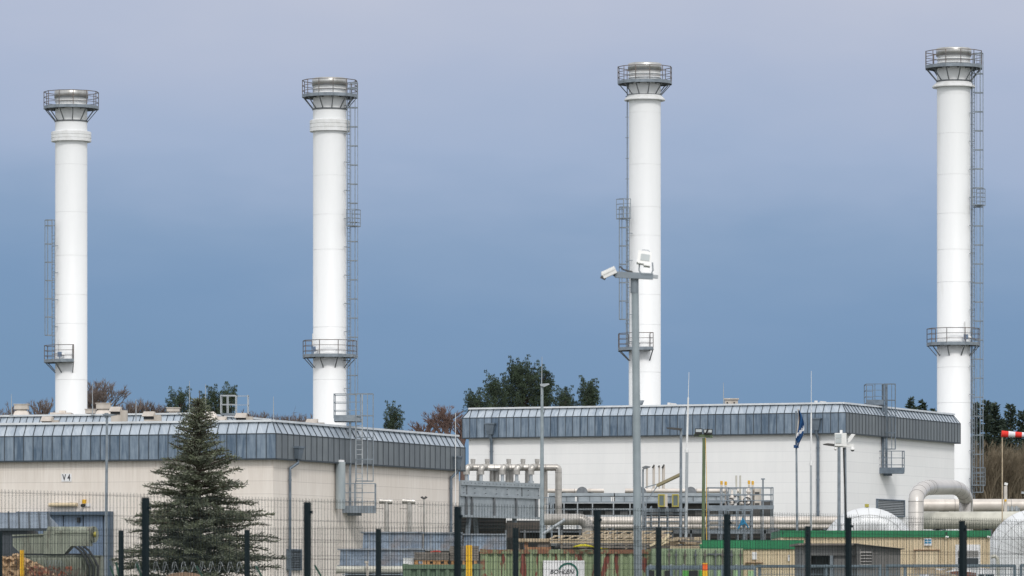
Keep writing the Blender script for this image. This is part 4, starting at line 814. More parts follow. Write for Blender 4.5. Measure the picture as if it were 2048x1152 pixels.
# valve unit on tall scaffold
Y = 287; zd = Z(1013, Y); u = Y/F
def valve_stack(px, py0, Ys, label):
    t = thing('valve_stack', label, 'valve', (X(px, Ys), Ys, zd), 'cream valve columns'); z0, z1 = zd, Z(py0, Ys); H = z1-z0; r = 4*u
    q = MB(); prof = [(r*.5, 0), (r, 0), (r, .08), (r*.6, .1)]
    z_ = .1
    while z_ < H-.25: prof += [(r*.7, z_), (r*1.25, z_+.05), (r*1.25, z_+.12), (r*.75, z_+.17)]; z_ += .34
    prof += [(r*.5, H), (0.01, H)]; q.lathe((X(px, Ys), Ys, z0), prof, 14); q.build('valve_body', 'pipe_cream', t)
    q = MB(); w0 = P(px-3, (py0+1013)/2+8, Ys-.5); pp = [w0+Vector((.22*math.cos(g_), 0, .22*math.sin(g_))) for g_ in [i*math.pi/6 for i in range(13)]]; q.tube(pp, .03, 6, cap=False); q.bar(w0-Vector((.2, 0, 0)), w0+Vector((.2, 0, 0)), .03); q.bar(w0, w0+Vector((0, .5, 0)), .04); q.build('hand_wheel', 'black', t)
valve_stack(1464, 980, Y+.8, 'cream valve column at left of the tall scaffold deck'); valve_stack(1497, 976, Y+.9, 'cream valve column at centre of the tall scaffold deck'); valve_stack(1485, 992, Y+.5, 'shortest cream valve column on the tall scaffold deck')
q = MB(); q.pbox(1457, 976, 1474, 1004, Y+1.3, .5); q.box(X(1457, Y+1.3), X(1474, Y+1.3), Y+1.35, Y+1.7, zd, Z(1004, Y+1.3)); q.pbox(1460, 980, 1471, 990, Y+1.25, .05, 1); q.pbox(1459, 992, 1472, 994, Y+1.25, .05, 2); q.build('instrument_cabinet', ['white_plastic', 'lamp_glass', 'dark'], None, 'white instrument cabinet on the tall scaffold deck', 'cabinet')
q = MB(); q.pbox(1509, 977, 1522, 1011, Y+1, 1); q.box(X(1509, Y+1), X(1522, Y+1), Y+1.05, Y+1.9, zd, Z(1011, Y+1)); q.pbox(1510, 984, 1519, 989, Y+.95, .05, 1); q.pbox(1510, 1006, 1519, 1010, Y+.95, .05, 1); q.build('actuator', ['beige', 'dark'], None, 'boxy beige actuator at right of the tall scaffold deck', 'actuator')
for a, b, lb in ((1443, 962, 'first yellow tipped stack from the left'), (1451.5, 963, 'second yellow tipped stack from the left'), (1498, 961, 'third yellow tipped stack from the left'), (1505.5, 962, 'fourth yellow tipped stack from the left')):
    t = thing('vent_stack', lb, 'vent stack', (X(a, Y+1.5), Y+1.5, zd), 'yellow tipped vent stacks'); q = MB(); q.tube([(X(a, Y+1.5), Y+1.5, zd), P(a, b+8, Y+1.5)], 2.1*u, 10); q.build('tube', 'pipe_cream', t); q = MB(); q.tube([P(a, b+6, Y+1.5), P(a, b+2.5, Y+1.5)], 2.55*u, 10, 1); q.tube([P(a, b+7.5, Y+1.5), P(a, b, Y+1.5)], 2.5*u, 10, 0); q.build('tip', ['yellow', 'tip_orange'], t) if 'tip_orange' in MATS else (mat('tip_orange', (.62, .36, .06), .6), q.build('tip', ['yellow', 'tip_orange'], t))
for a, lb in ((1472.5, 'left of two plain green grey stacks on the scaffold'), (1480.5, 'right of two plain green grey stacks on the scaffold')):
    q = MB(); q.tube([(X(a, Y+1.6), Y+1.6, zd), P(a, 951, Y+1.6)], 1.8*u, 10); q.build('vent_stack', 'pipe_green', None, lb, 'vent stack', 'plain vent stacks')
q = MB(); q.tube([(X(1526, Y+2), Y+2, zd), P(1526, 958, Y+2)], .05, 6); q.bar(P(1522, 958, Y+2), P(1530, 958, Y+2), .06, .08); q.build('antenna_pole', 'galv', None, 'thin pole with a short cross bar at right of the scaffold', 'antenna')
# small lamps / poles far right
Y = 280; t = pole('sensor_post', 'short white sensor post standing by the windsock pole', 'post', 2011, 972, Y, .10, .10, 'pipe_cream'); q = MB(); q.bar(P(2009, 967, Y), P(2015, 969, Y), .2, .14); q.pbox(2009, 999, 2013, 1003, Y-.12, .05, 1); q.build('sensor_head', ['white_plastic', 'yellow'], t)
Y = 250; t = pole('windsock', 'red and white striped windsock flying on a thin rusty pole', 'windsock', 2004.5, 868, Y, .034, .028, 'timber')
for k in range(5):
    x0, x1 = 2003+k*13.5, 2003+(k+1)*13.5; q = MB(); y0, y1 = 867.5+k*.6, 868+(k+1)*.6; q.tube([P(x0, y0, Y), P(x1, y1, Y)], [(6.6-k*.5)*Y/F, (6.1-k*.5)*Y/F], 16, cap=(k == 0)); q.build('sock_band', 'red_sock' if k % 2 == 0 else 'white_sock', t)
q = MB(); q.pbox(2014, 1015, 2040, 1017, 283, .2); q.pbox(2016, 1019, 2038, 1020.5, 283, .2)
for a in (2016, 2024, 2033): q.tube([P(a, 1022, 283), P(a, 1012, 283)], .07, 8)
for a in (2016, 2038): q.bar((X(a, 283.1), 283.1, 0), P(a, 1017, 283.1), .07)
q.build('valve_rack', 'galv_light', None, 'small grey valve rack on top of the upper right pipeline', 'valve rack')
Y = 240; t = pole('lamp_post', 'lamp post at extreme right edge beyond the windsock', 'lamp post', 2052, 985, Y, .06, .05, 'galv'); q = MB(); q.bar(P(2043, 985, Y), P(2054, 987, Y), .3, .1); q.build('lamp_head', 'galv_light', t)
# T vents in front of the cream hall
for a, lb in ((773, 'left hooded steel vent pipe in front of the cream hall'), (818.5, 'right hooded steel vent pipe in front of the cream hall')):
    Y = 282; u = Y/F; t = thing('hooded_vent', lb, 'vent pipe', (X(a, Y), Y, 0), 'hooded vent pipes'); q = MB(); q.tube([(X(a, Y), Y, 0), P(a, 1003, Y)], 4.7*u, 14); q.joints([(X(a, Y), Y, 0), P(a, 1003, Y)], 4.7*u, 1.2, 0, 14, .06); q.bar(P(a, 1018, Y), P(a-19, 1017, Y+1), .05); q.build('riser', 'pipe_silver', t)
    q = MB(); q.tube([P(a-13, 1002, Y), P(a+12, 1003.5, Y)], 5*u, 14); q.tube([P(a+5, 1003, Y), P(a+7, 1003, Y)], 6*u, 14); q.tube([P(a-14, 1002, Y), P(a-9, 1002, Y)], 5.6*u, 14, 0); q.tube([P(a-14.3, 1003, Y), P(a-14, 1003, Y)], 4.4*u, 14, 1); q.build('hood', ['pipe_silver', 'black'], t)
Y = 284; q = MB(); q.tube([(X(848, Y), Y, 0), P(848, 997, Y)], .055, 8); q.tube([P(848, 998, Y), P(844, 994, Y), P(842, 996, Y)], .06, 8, 1); q.tube([P(848, 998, Y), P(852, 994, Y), P(854, 996, Y)], .06, 8, 1); q.bar(P(848, 1013, Y), P(837, 1013, Y), .05); q.build('forked_vent', ['pipe_silver', 'dark'], None, 'thin vent pipe with a forked top near the hall corner', 'vent pipe')
# ---------------------------------------------------------------- yard things
def corrugated(mb, x0, x1, y, z0, z1, pitch, dep, m=0):
    n = max(1, round((x1-x0)/pitch)); p = (x1-x0)/n; xs = []
    for i in range(n): a = x0+i*p; xs += [(a, 0), (a+p*.32, 0), (a+p*.5, dep), (a+p*.82, dep)]
    xs.append((x1, 0)); vs = [(a, y+b, z0) for a, b in xs]+[(a, y+b, z1) for a, b in xs]; k = len(xs)
    mb.add(vs, [(i, i+1, i+1+k, i+k) for i in range(k-1)], m)
def container(px0, px1, py0, Y, dep, name, label, mm, frame_m, pitch=.28, cat='shipping container'):
    x0, x1, z1 = X(px0, Y), X(px1, Y), Z(py0, Y); t = thing(name, label, cat, ((x0+x1)/2, Y+dep/2, 0)); q = MB()
    corrugated(q, x0+.14, x1-.14, Y+.02, .15, z1-.12, pitch, .08); q.box(x0+.1, x1-.1, Y+.12, Y+dep-.02, .12, z1-.06); q.build('side_panel', mm, t)
    q = MB()
    for a in (x0, x1-.14):
        for b in (Y, Y+dep-.14): q.box(a, a+.14, b, b+.14, 0, z1-.003)
    q.box(x0+.14, x1-.14, Y-.01, Y+.12, z1-.13, z1); q.box(x0+.14, x1-.14, Y-.01, Y+.12, .02, .15); q.box(x0, x0+.14, Y+.14, Y+dep-.14, z1-.13, z1); q.box(x1-.14, x1, Y+.14, Y+dep-.14, z1-.13, z1)
    for a in (x0-.02, x1-.16): q.box(a, a+.18, Y-.03, Y+.16, z1-.14, z1+.02)
    q.build('frame', frame_m, t); return t
YC = 158
tc1 = container(961, 1303, 1099, YC, 2.4, 'shipping_container', 'green shipping container with peeling red rust patches and a white signboard', 'box_green', 'box_frame')
# doors container
Yd = 156; t2 = thing('container_doors', 'paler green container showing its doors and locking bars', 'shipping container', (X(1395, Yd), Yd+3, 0)); q = MB(); q.pbox(1305, 1097, 1486, 1180+80, Yd, 6); q.v = [(a, b, max(c, 0)) for a, b, c in q.v]
for k in range(9): a = 1309+k*20; corrugated(q, X(a, Yd), X(a+17, Yd), Yd-.05, .15, Z(1101, Yd), .13, .03)
q.build('body', 'box_green_clean', t2)
for k, a in enumerate((1338, 1352, 1370, 1391, 1410, 1431, 1445, 1463, 1481)):
    q = MB(); q.tube([(X(a, Yd), Yd-.09, .2), (X(a, Yd), Yd-.09, Z(1100, Yd))], .022, 6); q.box(X(a-3, Yd), X(a+3, Yd), Yd-.12, Yd-.06, Z(1112, Yd), Z(1108, Yd)); q.build('locking_bar', 'dark_galv' if k % 2 else 'timber_grey', t2)
q = MB(); q.pbox(1415, 1107, 1462, 1109.5, Yd-.1, .04); q.pbox(1335, 1098, 1345, 1100, Yd-.1, .04); q.build('cross_bar', 'dark_galv', t2)
container(806, 958, 1129, 150, 2.4, 'small_container', 'dark green low container left of the rusty green one', 'box_green_dark', 'box_green_dark', .3)
# signboard
Ys = YC-.08; sb = MB(); sb.pbox(1086, 1121, 1169, 1172, Ys, .04); sbo = sb.build('signboard', 'sign_white', tc1)
tx = text('BOHLEN', 'lettering', 'print_dark', sbo, (X(1123.5, Ys), Ys-.01, Z(1147.5, Ys)), .185, shear=.2, sx=1.05, ex=.004, bold=.002)
q = MB(); u = Ys/F; pts = arc_pts(P(1136, 1146, Ys-.012), (1, 0, 0), (0, 0, 1), 19*u, 158, -28, 22)
for i in range(len(pts)-1): q.bar(pts[i], pts[i+1]+(pts[i+1]-pts[i])*.1, .004, 3.6*u*(.55+.45*math.sin(min(1, i/10)*1.57)))
pts2 = [Vector(p) for p in pts]; q2 = MB(); cc = P(1136, 1146, Ys-.012); vs = []
for i, p in enumerate(pts): d = (p-cc).normalized(); wv = 1.9*u; vs += [p-d*wv, p+d*wv]
q2.add(vs+[v+Vector((0, -.008, 0)) for v in vs], [(2*i, 2*i+1, 2*i+3, 2*i+2) for i in range(len(pts)-1)]+[(2*i+len(vs), 2*i+2+len(vs), 2*i+3+len(vs), 2*i+1+len(vs)) for i in range(len(pts)-1)]+[(2*i+1, 2*i+3, 2*i+3+len(vs), 2*i+1+len(vs)) for i in range(len(pts)-1)])
q2.build('emblem_arc', 'print_green', sbo)
# lattice stack on container
zc = Z(1099, YC)+.02
def lattice(px0, px1, py, Y, label, z0, m='timber', lean=0, n=None):
    x0, x1 = X(px0, Y), X(px1, Y); zt = Z(py, Y); h = .10; q = MB(); t = thing('lattice_frame', label, 'lattice frame', ((x0+x1)/2, Y+.4, z0), 'stacked lattice frames')
    for yy, dz in ((Y, 0), (Y+.75, lean)): q.bar((x0+dz, yy, zt+dz), (x1+dz, yy, zt+dz), .05, .04)
    q.bar((x0, Y, zt-.075), (x1, Y, zt-.075), .05, .075)
    for k in range(5): a = x0+(x1-x0)*(k+.5)/5; q.box(a-.03, a+.03, Y+.03, Y+.09, z0, zt-.02); q.bar((a, Y+.06, zt-.1), (a, Y+.75, zt+lean-.02), .04); q.build('chord', m, t); q = MB(); n = n or int((x1-x0)/.28)
    for k in range(n): a = x0+(x1-x0)*k/n; q.bar((a, Y, zt+.02), (a+lean+.08, Y+.74, zt+lean), .05, .03)
    q.build('cross_piece', m, t)
lattice(1100, 1338, 1079, YC+.1, 'front weathered lattice frame on the rusty container', zc, lean=.12); lattice(1165, 1340, 1069, YC+1.3, 'rear lattice frame highest on the rusty container', zc, lean=.11); lattice(1120, 1330, 1089, YC+.05, 'lowest weathered lattice frame on the rusty container', zc, m='timber_grey', lean=.03)
q = MB()
for k in range(26):
    a = random.uniform(1300, 1375); b = a+random.uniform(25, 70); y = random.uniform(1076, 1096); q.bar(P(a, y, YC+random.uniform(.1, 1.5)), P(min(b, 1402), y+random.uniform(-4, 3), YC+random.uniform(.1, 1.5)), .05, random.uniform(.04, .09), random.choice((0, 0, 1)))
for a, b in (((1312, 1094), (1334, 1083)), ((1323, 1087), (1338, 1068)), ((1300, 1092), (1325, 1078))): q.bar(P(*a, YC), P(*b, YC), .06, .07, 2)
q.pbox(1340, 1092, 1400, 1097, YC+.1, 1, 0); q.build('timber_offcuts', ['timber', 'timber_grey', 'cabin_cream'], None, 'jumble of broken battens and laths over the container doors', 'timber pile', kind='stuff')
q = MB(); q.pbox(1036, 1077, 1100, 1084, YC+.2, .8); q.pbox(1050, 1094, 1102, 1099, YC+.2, .8, 1); q.pbox(1048, 1084, 1056, 1095, YC+.3, .6, 1); q.pbox(1075, 1084, 1102, 1095, YC+.3, .6, 2); q.pbox(1030, 1085, 1040, 1098, YC+.4, .4, 2)
q.build('timber_blocks', ['timber', 'rust_light', 'timber_grey'], None, 'brown timber blocks stacked at left end of the rusty container', 'timber')
q = MB(); q.pbox(1102, 1086, 1245, 1092, YC+.3, .5); q.tube([P(1110, 1094, YC+.2), P(1245, 1096.5, YC+.2)], .05, 8, 1); q.pbox(1200, 1088, 1240, 1097, YC+.3, .5, 2); q.pbox(1102, 1092, 1245, 1098, YC+.6, .5, 2); q.build('metal_profiles', ['galv_light', 'dark', 'galv'], None, 'pale metal profiles lying under the lattice frames', 'metal profiles')
q = MB()
for k in range(4): pts = [P(1167+(20-k*3)*math.cos(g_), 1094+(2.2+k*.3)*math.sin(g_)-k*.6, YC-.02+.25*math.sin(g_)) for g_ in [i*math.pi/10 for i in range(21)]]; q.tube(pts, .018, 6, cap=False)
q.tube([P(1185, 1094, YC), P(1196, 1096, YC), P(1215, 1096.5, YC+.1)], .018, 6); q.build('hose_coil', 'hose_yellow', None, 'bright yellow hose coiled on the container edge', 'hose')
# galvanised troughs
def trough(px0, px1, py0, py1, Y, label, z_on=None, taper=3):
    x0, x1 = X(px0, Y), X(px1, Y); zt, zb = Z(py0, Y), Z(py1, Y); t = thing('duct_section', label, 'duct section', ((x0+x1)/2, Y+.7, zb), 'galvanised duct sections'); k = taper*Y/F
    q = MB(); q.add([(x0+k, Y, zb), (x1-k*.2, Y, zb), (x1-k*.2, Y+1.3, zb), (x0+k, Y+1.3, zb), (x0+k*1.6, Y+.03, zt), (x1-k*.2, Y+.03, zt), (x1-k*.2, Y+1.3, zt), (x0+k*1.6, Y+1.3, zt)], [(0, 3, 2, 1), (4, 5, 6, 7), (0, 1, 5, 4), (1, 2, 6, 5), (2, 3, 7, 6), (3, 0, 4, 7)]); q.build('sheet_body', 'galv_spangle', t)
    q = MB(); q.box(x0-.02, x1, Y-.06, Y+1.33, zt, zt+.045); q.box(x0-.03, x1, Y-.06, Y+1.33, zb-.05, zb+.01)
    n_ = int((x1-x0)/.9)+1
    for i in range(n_): a = x0+(x1-x0)*(i+.4)/n_; q.box(a-.018, a+.018, Y-.012, Y+.02, zb+.01, zt)
    q.build('flange', 'galv_fl', t)
mat('galv_fl', (.33, .37, .42), .45, .35, c2=(.19, .2, .22), scale=3)
trough(676, 850, 1100, 1131, 172, 'lowest galvanised duct section on the white pipe'); trough(722, 845, 1066, 1097, 172.3, 'upper left galvanised duct section stacked on top'); trough(846, 925, 1067, 1098, 172.5, 'upper middle galvanised duct section behind the fence post', taper=1); trough(926, 1012, 1070, 1100, 172.8, 'upper right galvanised duct section with a bare end', taper=1)
q = MB(); Y = 173; q.box(X(690, Y), X(1010, Y), Y+.2, Y+1.1, 0, Z(1140, Y)); q.box(X(850, Y), X(1005, Y), Y+.1, Y+1.1, 0, Z(1102, Y)); q.build('storage_block', 'dark', None, 'dark trestle block carrying the galvanised duct sections', 'trestle')
t = thing('storage_pipe', 'cream pipe lying below the lowest galvanised duct section', 'pipe', (X(740, 171), 171, 0)); q = MB(); Y = 171; q.tube([P(672, 1139.5, Y), P(808, 1139.5, Y)], 7.2*Y/F, 20); q.tube([P(672, 1139.5, Y), P(675, 1139.5, Y)], 8*Y/F, 20); q.build('pipe_body', 'pipe_green', t)
q = MB(); q.tube([P(733, 1122, Y-.3), P(735, 1135, Y-.3), P(735, 1152, Y-.3)], .04, 6); q.tube([P(733, 1122, Y-.3), P(733, 1126, Y-.3)], .07, 8); q.build('gauge', 'beige', t); q = MB(); q.pbox(684, 1148, 806, 1150, Y-.2, .6)
for a in (690, 745, 800): q.box(X(a, Y), X(a+5, Y), Y-.1, Y+.2, 0, Z(1147, Y))
q.build('cradle', 'galv', t)
# things on the small container
zs = Z(1129, 150)
t = thing('pallet', 'orange brown wooden pallet on the dark green container', 'pallet', (X(863, 150.5), 151, zs)); q = MB(); Y = 150.3
for a in (829, 845, 853, 866, 874, 888): q.box(X(a, Y), X(a+7, Y), Y, Y+1, zs+.02, zs+.10)
q.build('block', 'pallet', t); q = MB(); q.box(X(829, Y), X(897, Y), Y-.01, Y+1, zs+.10, zs+.125); q.box(X(829, Y), X(897, Y), Y-.01, Y+1, zs, zs+.02); q.build('board', 'pallet', t)
t = thing('plank_crate', 'grey brown plank box sitting on the wooden pallet', 'crate', (X(863, Y), 151, zs+.125)); q = MB(); q.box(X(829, Y), X(897, Y), Y, Y+1, zs+.13, Z(1105, Y)); q.build('side', 'timber_grey', t); q = MB()
for k in range(3): z_ = zs+.16+k*.075; q.box(X(829, Y)-.01, X(897, Y)+.01, Y-.015, Y, z_, z_+.06)
q.build('plank', 'timber_grey2' if 'timber_grey2' in MATS else 'timber_grey', t)
q = MB(); q.tube([P(862, 1105, Y+.3), P(868, 1103, Y+.2), P(876, 1102.5, Y+.3), (X(882, Y), Y+.3, Z(1104.5, Y))], .03, 6); q.tube([P(866, 1104.5, Y+.2), P(873, 1103.5, Y+.4), P(880, 1104.5, Y+.2)], .03, 6); q.build('red_strap', 'strap_red', None, 'crumpled red strap lying on the plank box', 'strap')
q = MB(); Y = 150.5; q.box(X(806, Y), X(828, Y), Y, Y+.9, zs, Z(1117, Y)); q.box(X(805.5, Y), X(828.5, Y), Y-.02, Y+.92, Z(1117, Y), Z(1116, Y)); q.build('white_box', 'sign_white', None, 'white box at left end of the dark green container', 'box')
q = MB()
for k in range(6): z_ = zs+.12+k*.075; q.box(X(898+random.random()*3, Y), X(957, Y), Y, Y+1, z_, z_+.066)
for a in (902, 925, 948): q.box(X(a, Y), X(a+6, Y), Y, Y+1, zs, zs+.12, 1)
q.build('beam_stack', ['timber_grey', 'pallet'], None, 'stack of grey timber beams next to the plank box', 'timber stack')
# cabins
def cabin(px0, px1, py0, band, Y, dep, label, pitch=.13, bottom=0, green=True, split=None):
    x0, x1, z1 = X(px0, Y), X(px1, Y), Z(py0, Y); zb = Z(py0+band, Y); t = thing('site_cabin', label, 'site cabin', ((x0+x1)/2, Y+dep/2, 0)); q = MB()
    corrugated(q, x0+.06, x1-.06, Y+.03, .1, zb+.02, pitch, .02); q.box(x0+.04, x1-.04, Y+.06, Y+dep-.03, 0, zb-.01)
    for a in (x0, x1-.07)+((split-.05,) if split else ()): q.box(a, a+.07 if not split or a != split-.05 else a+.1, Y, Y+dep, 0, zb-.002)
    q.build('wall', 'cabin_cream', t); q = MB(); q.box(x0-.02, x1+.02, Y-.03, Y+dep, zb, z1); 
    if split: q.box(split-.02, split+.02, Y-.04, Y-.03, zb+.08, z1-.05, 1)
    q.box(x0+.04, x0+.08, Y-.04, Y-.03, zb+.1, z1-.06, 1); q.build('roof_band', ['cabin_green', 'black'], t); return t
Yk = 166; k1 = cabin(1562, 1980, 1061, 13.5, Yk, 6, 'long cream site cabin with green roof band and a shuttered window', split=X(1892, Yk))
Yj = 160; k2 = cabin(1378, 1606, 1080, 18.5, Yj, 3, 'lower cream site cabin with thick green roof band behind container doors')
q = MB(); q.pbox(1911, 1089, 1961, 1160, Yk-.03, .08); wf = q.build('window', 'sign_white', k1); q = MB()
for i in range(9): q.pbox(1916, 1101+i*1.45, 1957, 1102.2+i*1.45, Yk-.055, .02)
q.pbox(1916, 1101, 1957, 1114, Yk-.04, .008); q.build('shutter', 'shed_grey_light', wf); q = MB(); q.pbox(1916, 1116, 1957, 1158, Yk-.045, .01); q.build('pane', 'glass_dark', wf)
q = MB(); q.pbox(1848, 1077, 1864, 1091, Yk-.03, .03); si = q.build('notice', 'sign_white', k1); q = MB()
for i in range(4): q.pbox(1849+(i % 2)*7, 1078.5+i//2*5, 1855+(i % 2)*7, 1082+i//2*5, Yk-.04, .01)
q.build('print', 'print_blue', si)
q = MB(); q.pbox(1831, 1101, 1877, 1180, Yk-.01, .04); q.pbox(1828, 1099.3, 1880, 1100.6, Yk-.06, .09, 1); q.pbox(1829, 1101, 1830, 1180, Yk-.015, .045, 2); q.pbox(1877.5, 1101, 1878.5, 1180, Yk-.015, .045, 2); q.v = [(a, b, max(c, .02)) for a, b, c in q.v]; q.build('door', ['cabin_cream', 'rust_light', 'timber'], k1)
for a in (1895, 1978.5): q = MB(); q.tube([P(a-4, 1073.5, Yk-.1), P(a+2, 1074.5, Yk-.1)], .035, 8); q.build('lamp', 'white_plastic', k1)
q = MB(); q.pbox(1504, 1104, 1513.5, 1119, Yj-.03, .03); q.build('notice', 'sign_white', k2); q = MB(); q.pbox(1576, 1110, 1580, 1122, Yj-.03, .03); q.pbox(1577, 1112, 1579, 1114, Yj-.04, .02, 1); q.build('notice', ['sign_white', 'print_dark'], k2)
q = MB(); q.pbox(1491, 1125, 1526, 1126.3, Yj-.06, .09); q.build('door_lintel', 'rust_light', k2)
# grey shed
Yg = 140; t = thing('grey_shed', 'dark grey shed with louvred wall and an open black bay', 'shed', (X(1700, Yg), Yg+2, 0)); q = MB()
x0, xm, x1 = X(1606, Yg), X(1713, Yg), X(1798, Yg); zt = Z(1091, Yg)
q.box(x0, xm, Yg+.5, Yg+4, 0, zt); q.box(x0, X(1622, Yg), Yg, Yg+.5, 0, Z(1092, Yg)); q.box(X(1622, Yg), xm-.02, Yg, Yg+.5, Z(1111, Yg), zt); q.box(X(1668, Yg), xm-.02, Yg+.1, Yg+.5, 0, Z(1111, Yg)-.003)
q.prism([(xm-.02, 0), (x1, 0), (x1, Z(1099, Yg)), (xm-.02, Z(1089, Yg))], Yg-.6, Yg+4); corrugated(q, xm, x1-.03, Yg-.615, .1, Z(1100, Yg), .16, .012); q.build('wall', 'shed_grey', t)
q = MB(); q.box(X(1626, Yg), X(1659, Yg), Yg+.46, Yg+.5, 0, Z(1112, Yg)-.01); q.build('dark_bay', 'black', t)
q = MB(); q.bar((X(1663, Yg), Yg+.02, 0), (X(1663, Yg), Yg+.02, Z(1111, Yg)), .09, .1); q.build('post', 'galv', t)
q = MB(); q.box(x0-.15, xm+.05, Yg-.25, Yg+4.1, zt+.003, zt+.06); q.add([(xm-.1, Yg-.8, Z(1088.5, Yg)), (X(1806, Yg), Yg-.8, Z(1098.8, Yg)), (X(1806, Yg), Yg+4.1, Z(1098.8, Yg)), (xm-.1, Yg+4.1, Z(1088.5, Yg)), (xm-.1, Yg-.8, Z(1087.5, Yg)), (X(1806, Yg), Yg-.8, Z(1097.8, Yg)), (X(1806, Yg), Yg+4.1, Z(1097.8, Yg)), (xm-.1, Yg+4.1, Z(1087.5, Yg))], [(0, 3, 2, 1), (4, 5, 6, 7), (0, 1, 5, 4), (1, 2, 6, 5), (2, 3, 7, 6), (3, 0, 4, 7)], 1); q.build('roof', ['timber_grey', 'dark'], t)
q = MB()
for k in range(5): q.add([(X(1718, Yg), Yg-.72, Z(1106.5+k*6, Yg)), (X(1740, Yg), Yg-.72, Z(1106.5+k*6, Yg)), (X(1740, Yg), Yg-.64, Z(1102.8+k*6, Yg)), (X(1718, Yg), Yg-.64, Z(1102.8+k*6, Yg))], [(0, 1, 2, 3)])
for a in (1716, 1740): q.box(X(a, Yg), X(a+1.5, Yg), Yg-.74, Yg-.62, Z(1134, Yg), Z(1099, Yg))
q.build('louvre', 'shed_grey_light', t)
# bottom right: vehicle, debris
Y = 112; t = thing('white_van', 'roof of a white van showing at the bottom right behind the railing', 'van', (X(1930, Y), Y, 0)); q = MB(); zr = Z(1136, Y)
prof = [(X(1880, Y), 0.35), (X(1992, Y), .35), (X(1993, Y), Z(1148, Y)), (X(1990, Y), Z(1141, Y)), (X(1982, Y), Z(1137, Y)), (X(1960, Y), Z(1135.5, Y)), (X(1905, Y), Z(1136, Y)), (X(1898, Y), Z(1138, Y)), (X(1880, Y), Z(1150, Y))]
q.prism(prof, Y, Y+1.8); q.build('body', 'car_white', t); q = MB(); q.pbox(1957, 1148, 1968, 1165, Y-.01, .02); q.pbox(1971, 1148, 1988, 1165, Y-.01, .02); q.build('window', 'glass_dark', t)
for a in (1895, 1975): q = MB(); q.tube([(X(a, Y), Y-.03, .32), (X(a, Y), Y+.2, .32)], .32, 18); q.build('wheel', 'black', t)
q = MB(); q.prism([(X(1880, Y-3), 0.0), (X(1953, Y-3), 0), (X(1952, Y-3), Z(1146, Y-3)), (X(1940, Y-3), Z(1144, Y-3)), (X(1915, Y-3), Z(1142, Y-3)), (X(1880, Y-3), Z(1147, Y-3))], Y-3, Y-2.4)
q.build('scrap_heap', 'rust', None, 'rusty brown scrap heap in front of the white van', 'scrap heap', kind='stuff')
q = MB()
for a, b in (((1830, 1136), (1905, 1152)), ((1832, 1140), (1890, 1156)), ((1829, 1145), (1900, 1149)), ((1845, 1133), (1930, 1158)), ((1880, 1144), (1904, 1137))): q.bar(P(*a, Y-4), P(*b, Y-4.2), .04, .05)
for a in (1832, 1860, 1898): q.bar((X(a, Y-4), Y-4, 0), P(a, 1144, Y-4), .04)
q.build('timber_poles', 'timber', None, 'bundle of slanting thin timber poles near the white van', 'poles')
q = MB(); q.prism([(X(1842, Y+4), 0), (X(1905, Y+4), 0), (X(1903, Y+4), Z(1138, Y+4)), (X(1880, Y+4), Z(1137, Y+4)), (X(1850, Y+4), Z(1143, Y+4))], Y+4, Y+5.5); q.build('tarpaulin', 'sign_white', None, 'white tarpaulin mound left of the van roof', 'tarpaulin')
# railing gates
t = thing('barrier_fence', 'galvanised tubular barrier with mesh across the bottom right', 'barrier', (X(1700, 95), 95, 0)); Y = 95; q = MB()
for a, b, y0 in ((1512, 1757, 1132), (1773, 2030, 1131), (2041, 2140, 1130)):
    q.bar(P(a, y0, Y), P(b, y0, Y), .045); q.bar(P(a, y0+2.6, Y+.02), P(b, y0+2.6, Y+.02), .02)
q.build('top_rail', 'galv_r', t) if 'galv_r' in MATS else (mat('galv_r', (.17, .22, .26), .5, .3, c2=(.11, .15, .18), scale=3), q.build('top_rail', 'galv_r', t))
for a in (1519, 1652, 1760, 1774, 1810, 2029, 2042): q = MB(); q.bar((X(a, Y), Y+.03, 0), P(a, 1129, Y+.03), .05, .05); q.build('post', 'galv_r', t)
q = MB(); k = 1512
while k < 2140: q.bar((X(k, Y), Y+.05, .1), P(k, 1133, Y+.05), .008); k += 5.2
for z_ in (.3, .6, .9, 1.2, 1.5): q.bar((X(1512, Y), Y+.05, z_), (X(2140, Y), Y+.05, z_), .01)
q.build('mesh', 'galv_r', t)
t = thing('crate_cages', 'row of grey wire cage boxes with curled hooks in front of container doors', 'cage boxes', (X(1400, 92), 92, 0)); Y = 92
q = MB()
for a, b in ((1294, 1344), (1346, 1428), (1430, 1512)): q.bar(P(a, 1134, Y), P(b, 1134, Y), .045, .06); q.bar(P(a, 1138, Y), P(b, 1138, Y), .03)
for a in (1295, 1343, 1361, 1430, 1445, 1478, 1510): q.bar((X(a, Y), Y, 0), P(a, 1134, Y), .05)
q.build('cage_frame', 'galv_r', t); q = MB()
for a in (1301, 1343, 1367, 1401, 1445, 1472, 1484, 1505): pts = arc_pts(P(a, 1133, Y), (1, 0, 0), (0, 0, 1), .032, 180, -30, 8); q.tube(pts, .006, 5)
q.build('hook', 'galv_light', t); q = MB()
for a, b, m_ in ((1298, 1309, 2), (1330, 1342, 2), (1366, 1377, 0), (1378, 1396, 2), (1398, 1408, 0), (1436, 1446, 1), (1468, 1480, 1), (1497, 1508, 1)): q.box(X(a, Y+.3), X(b, Y+.3), Y+.3, Y+.5, 0, Z(1141, Y+.3), m_)
q.build('contents', ['bright_green', 'pale_green', 'black'], t) if 'bright_green' in MATS else (mat('bright_green', (.10, .38, .08), .6), mat('pale_green', (.36, .55, .30), .6), q.build('contents', ['bright_green', 'pale_green', 'black'], t))
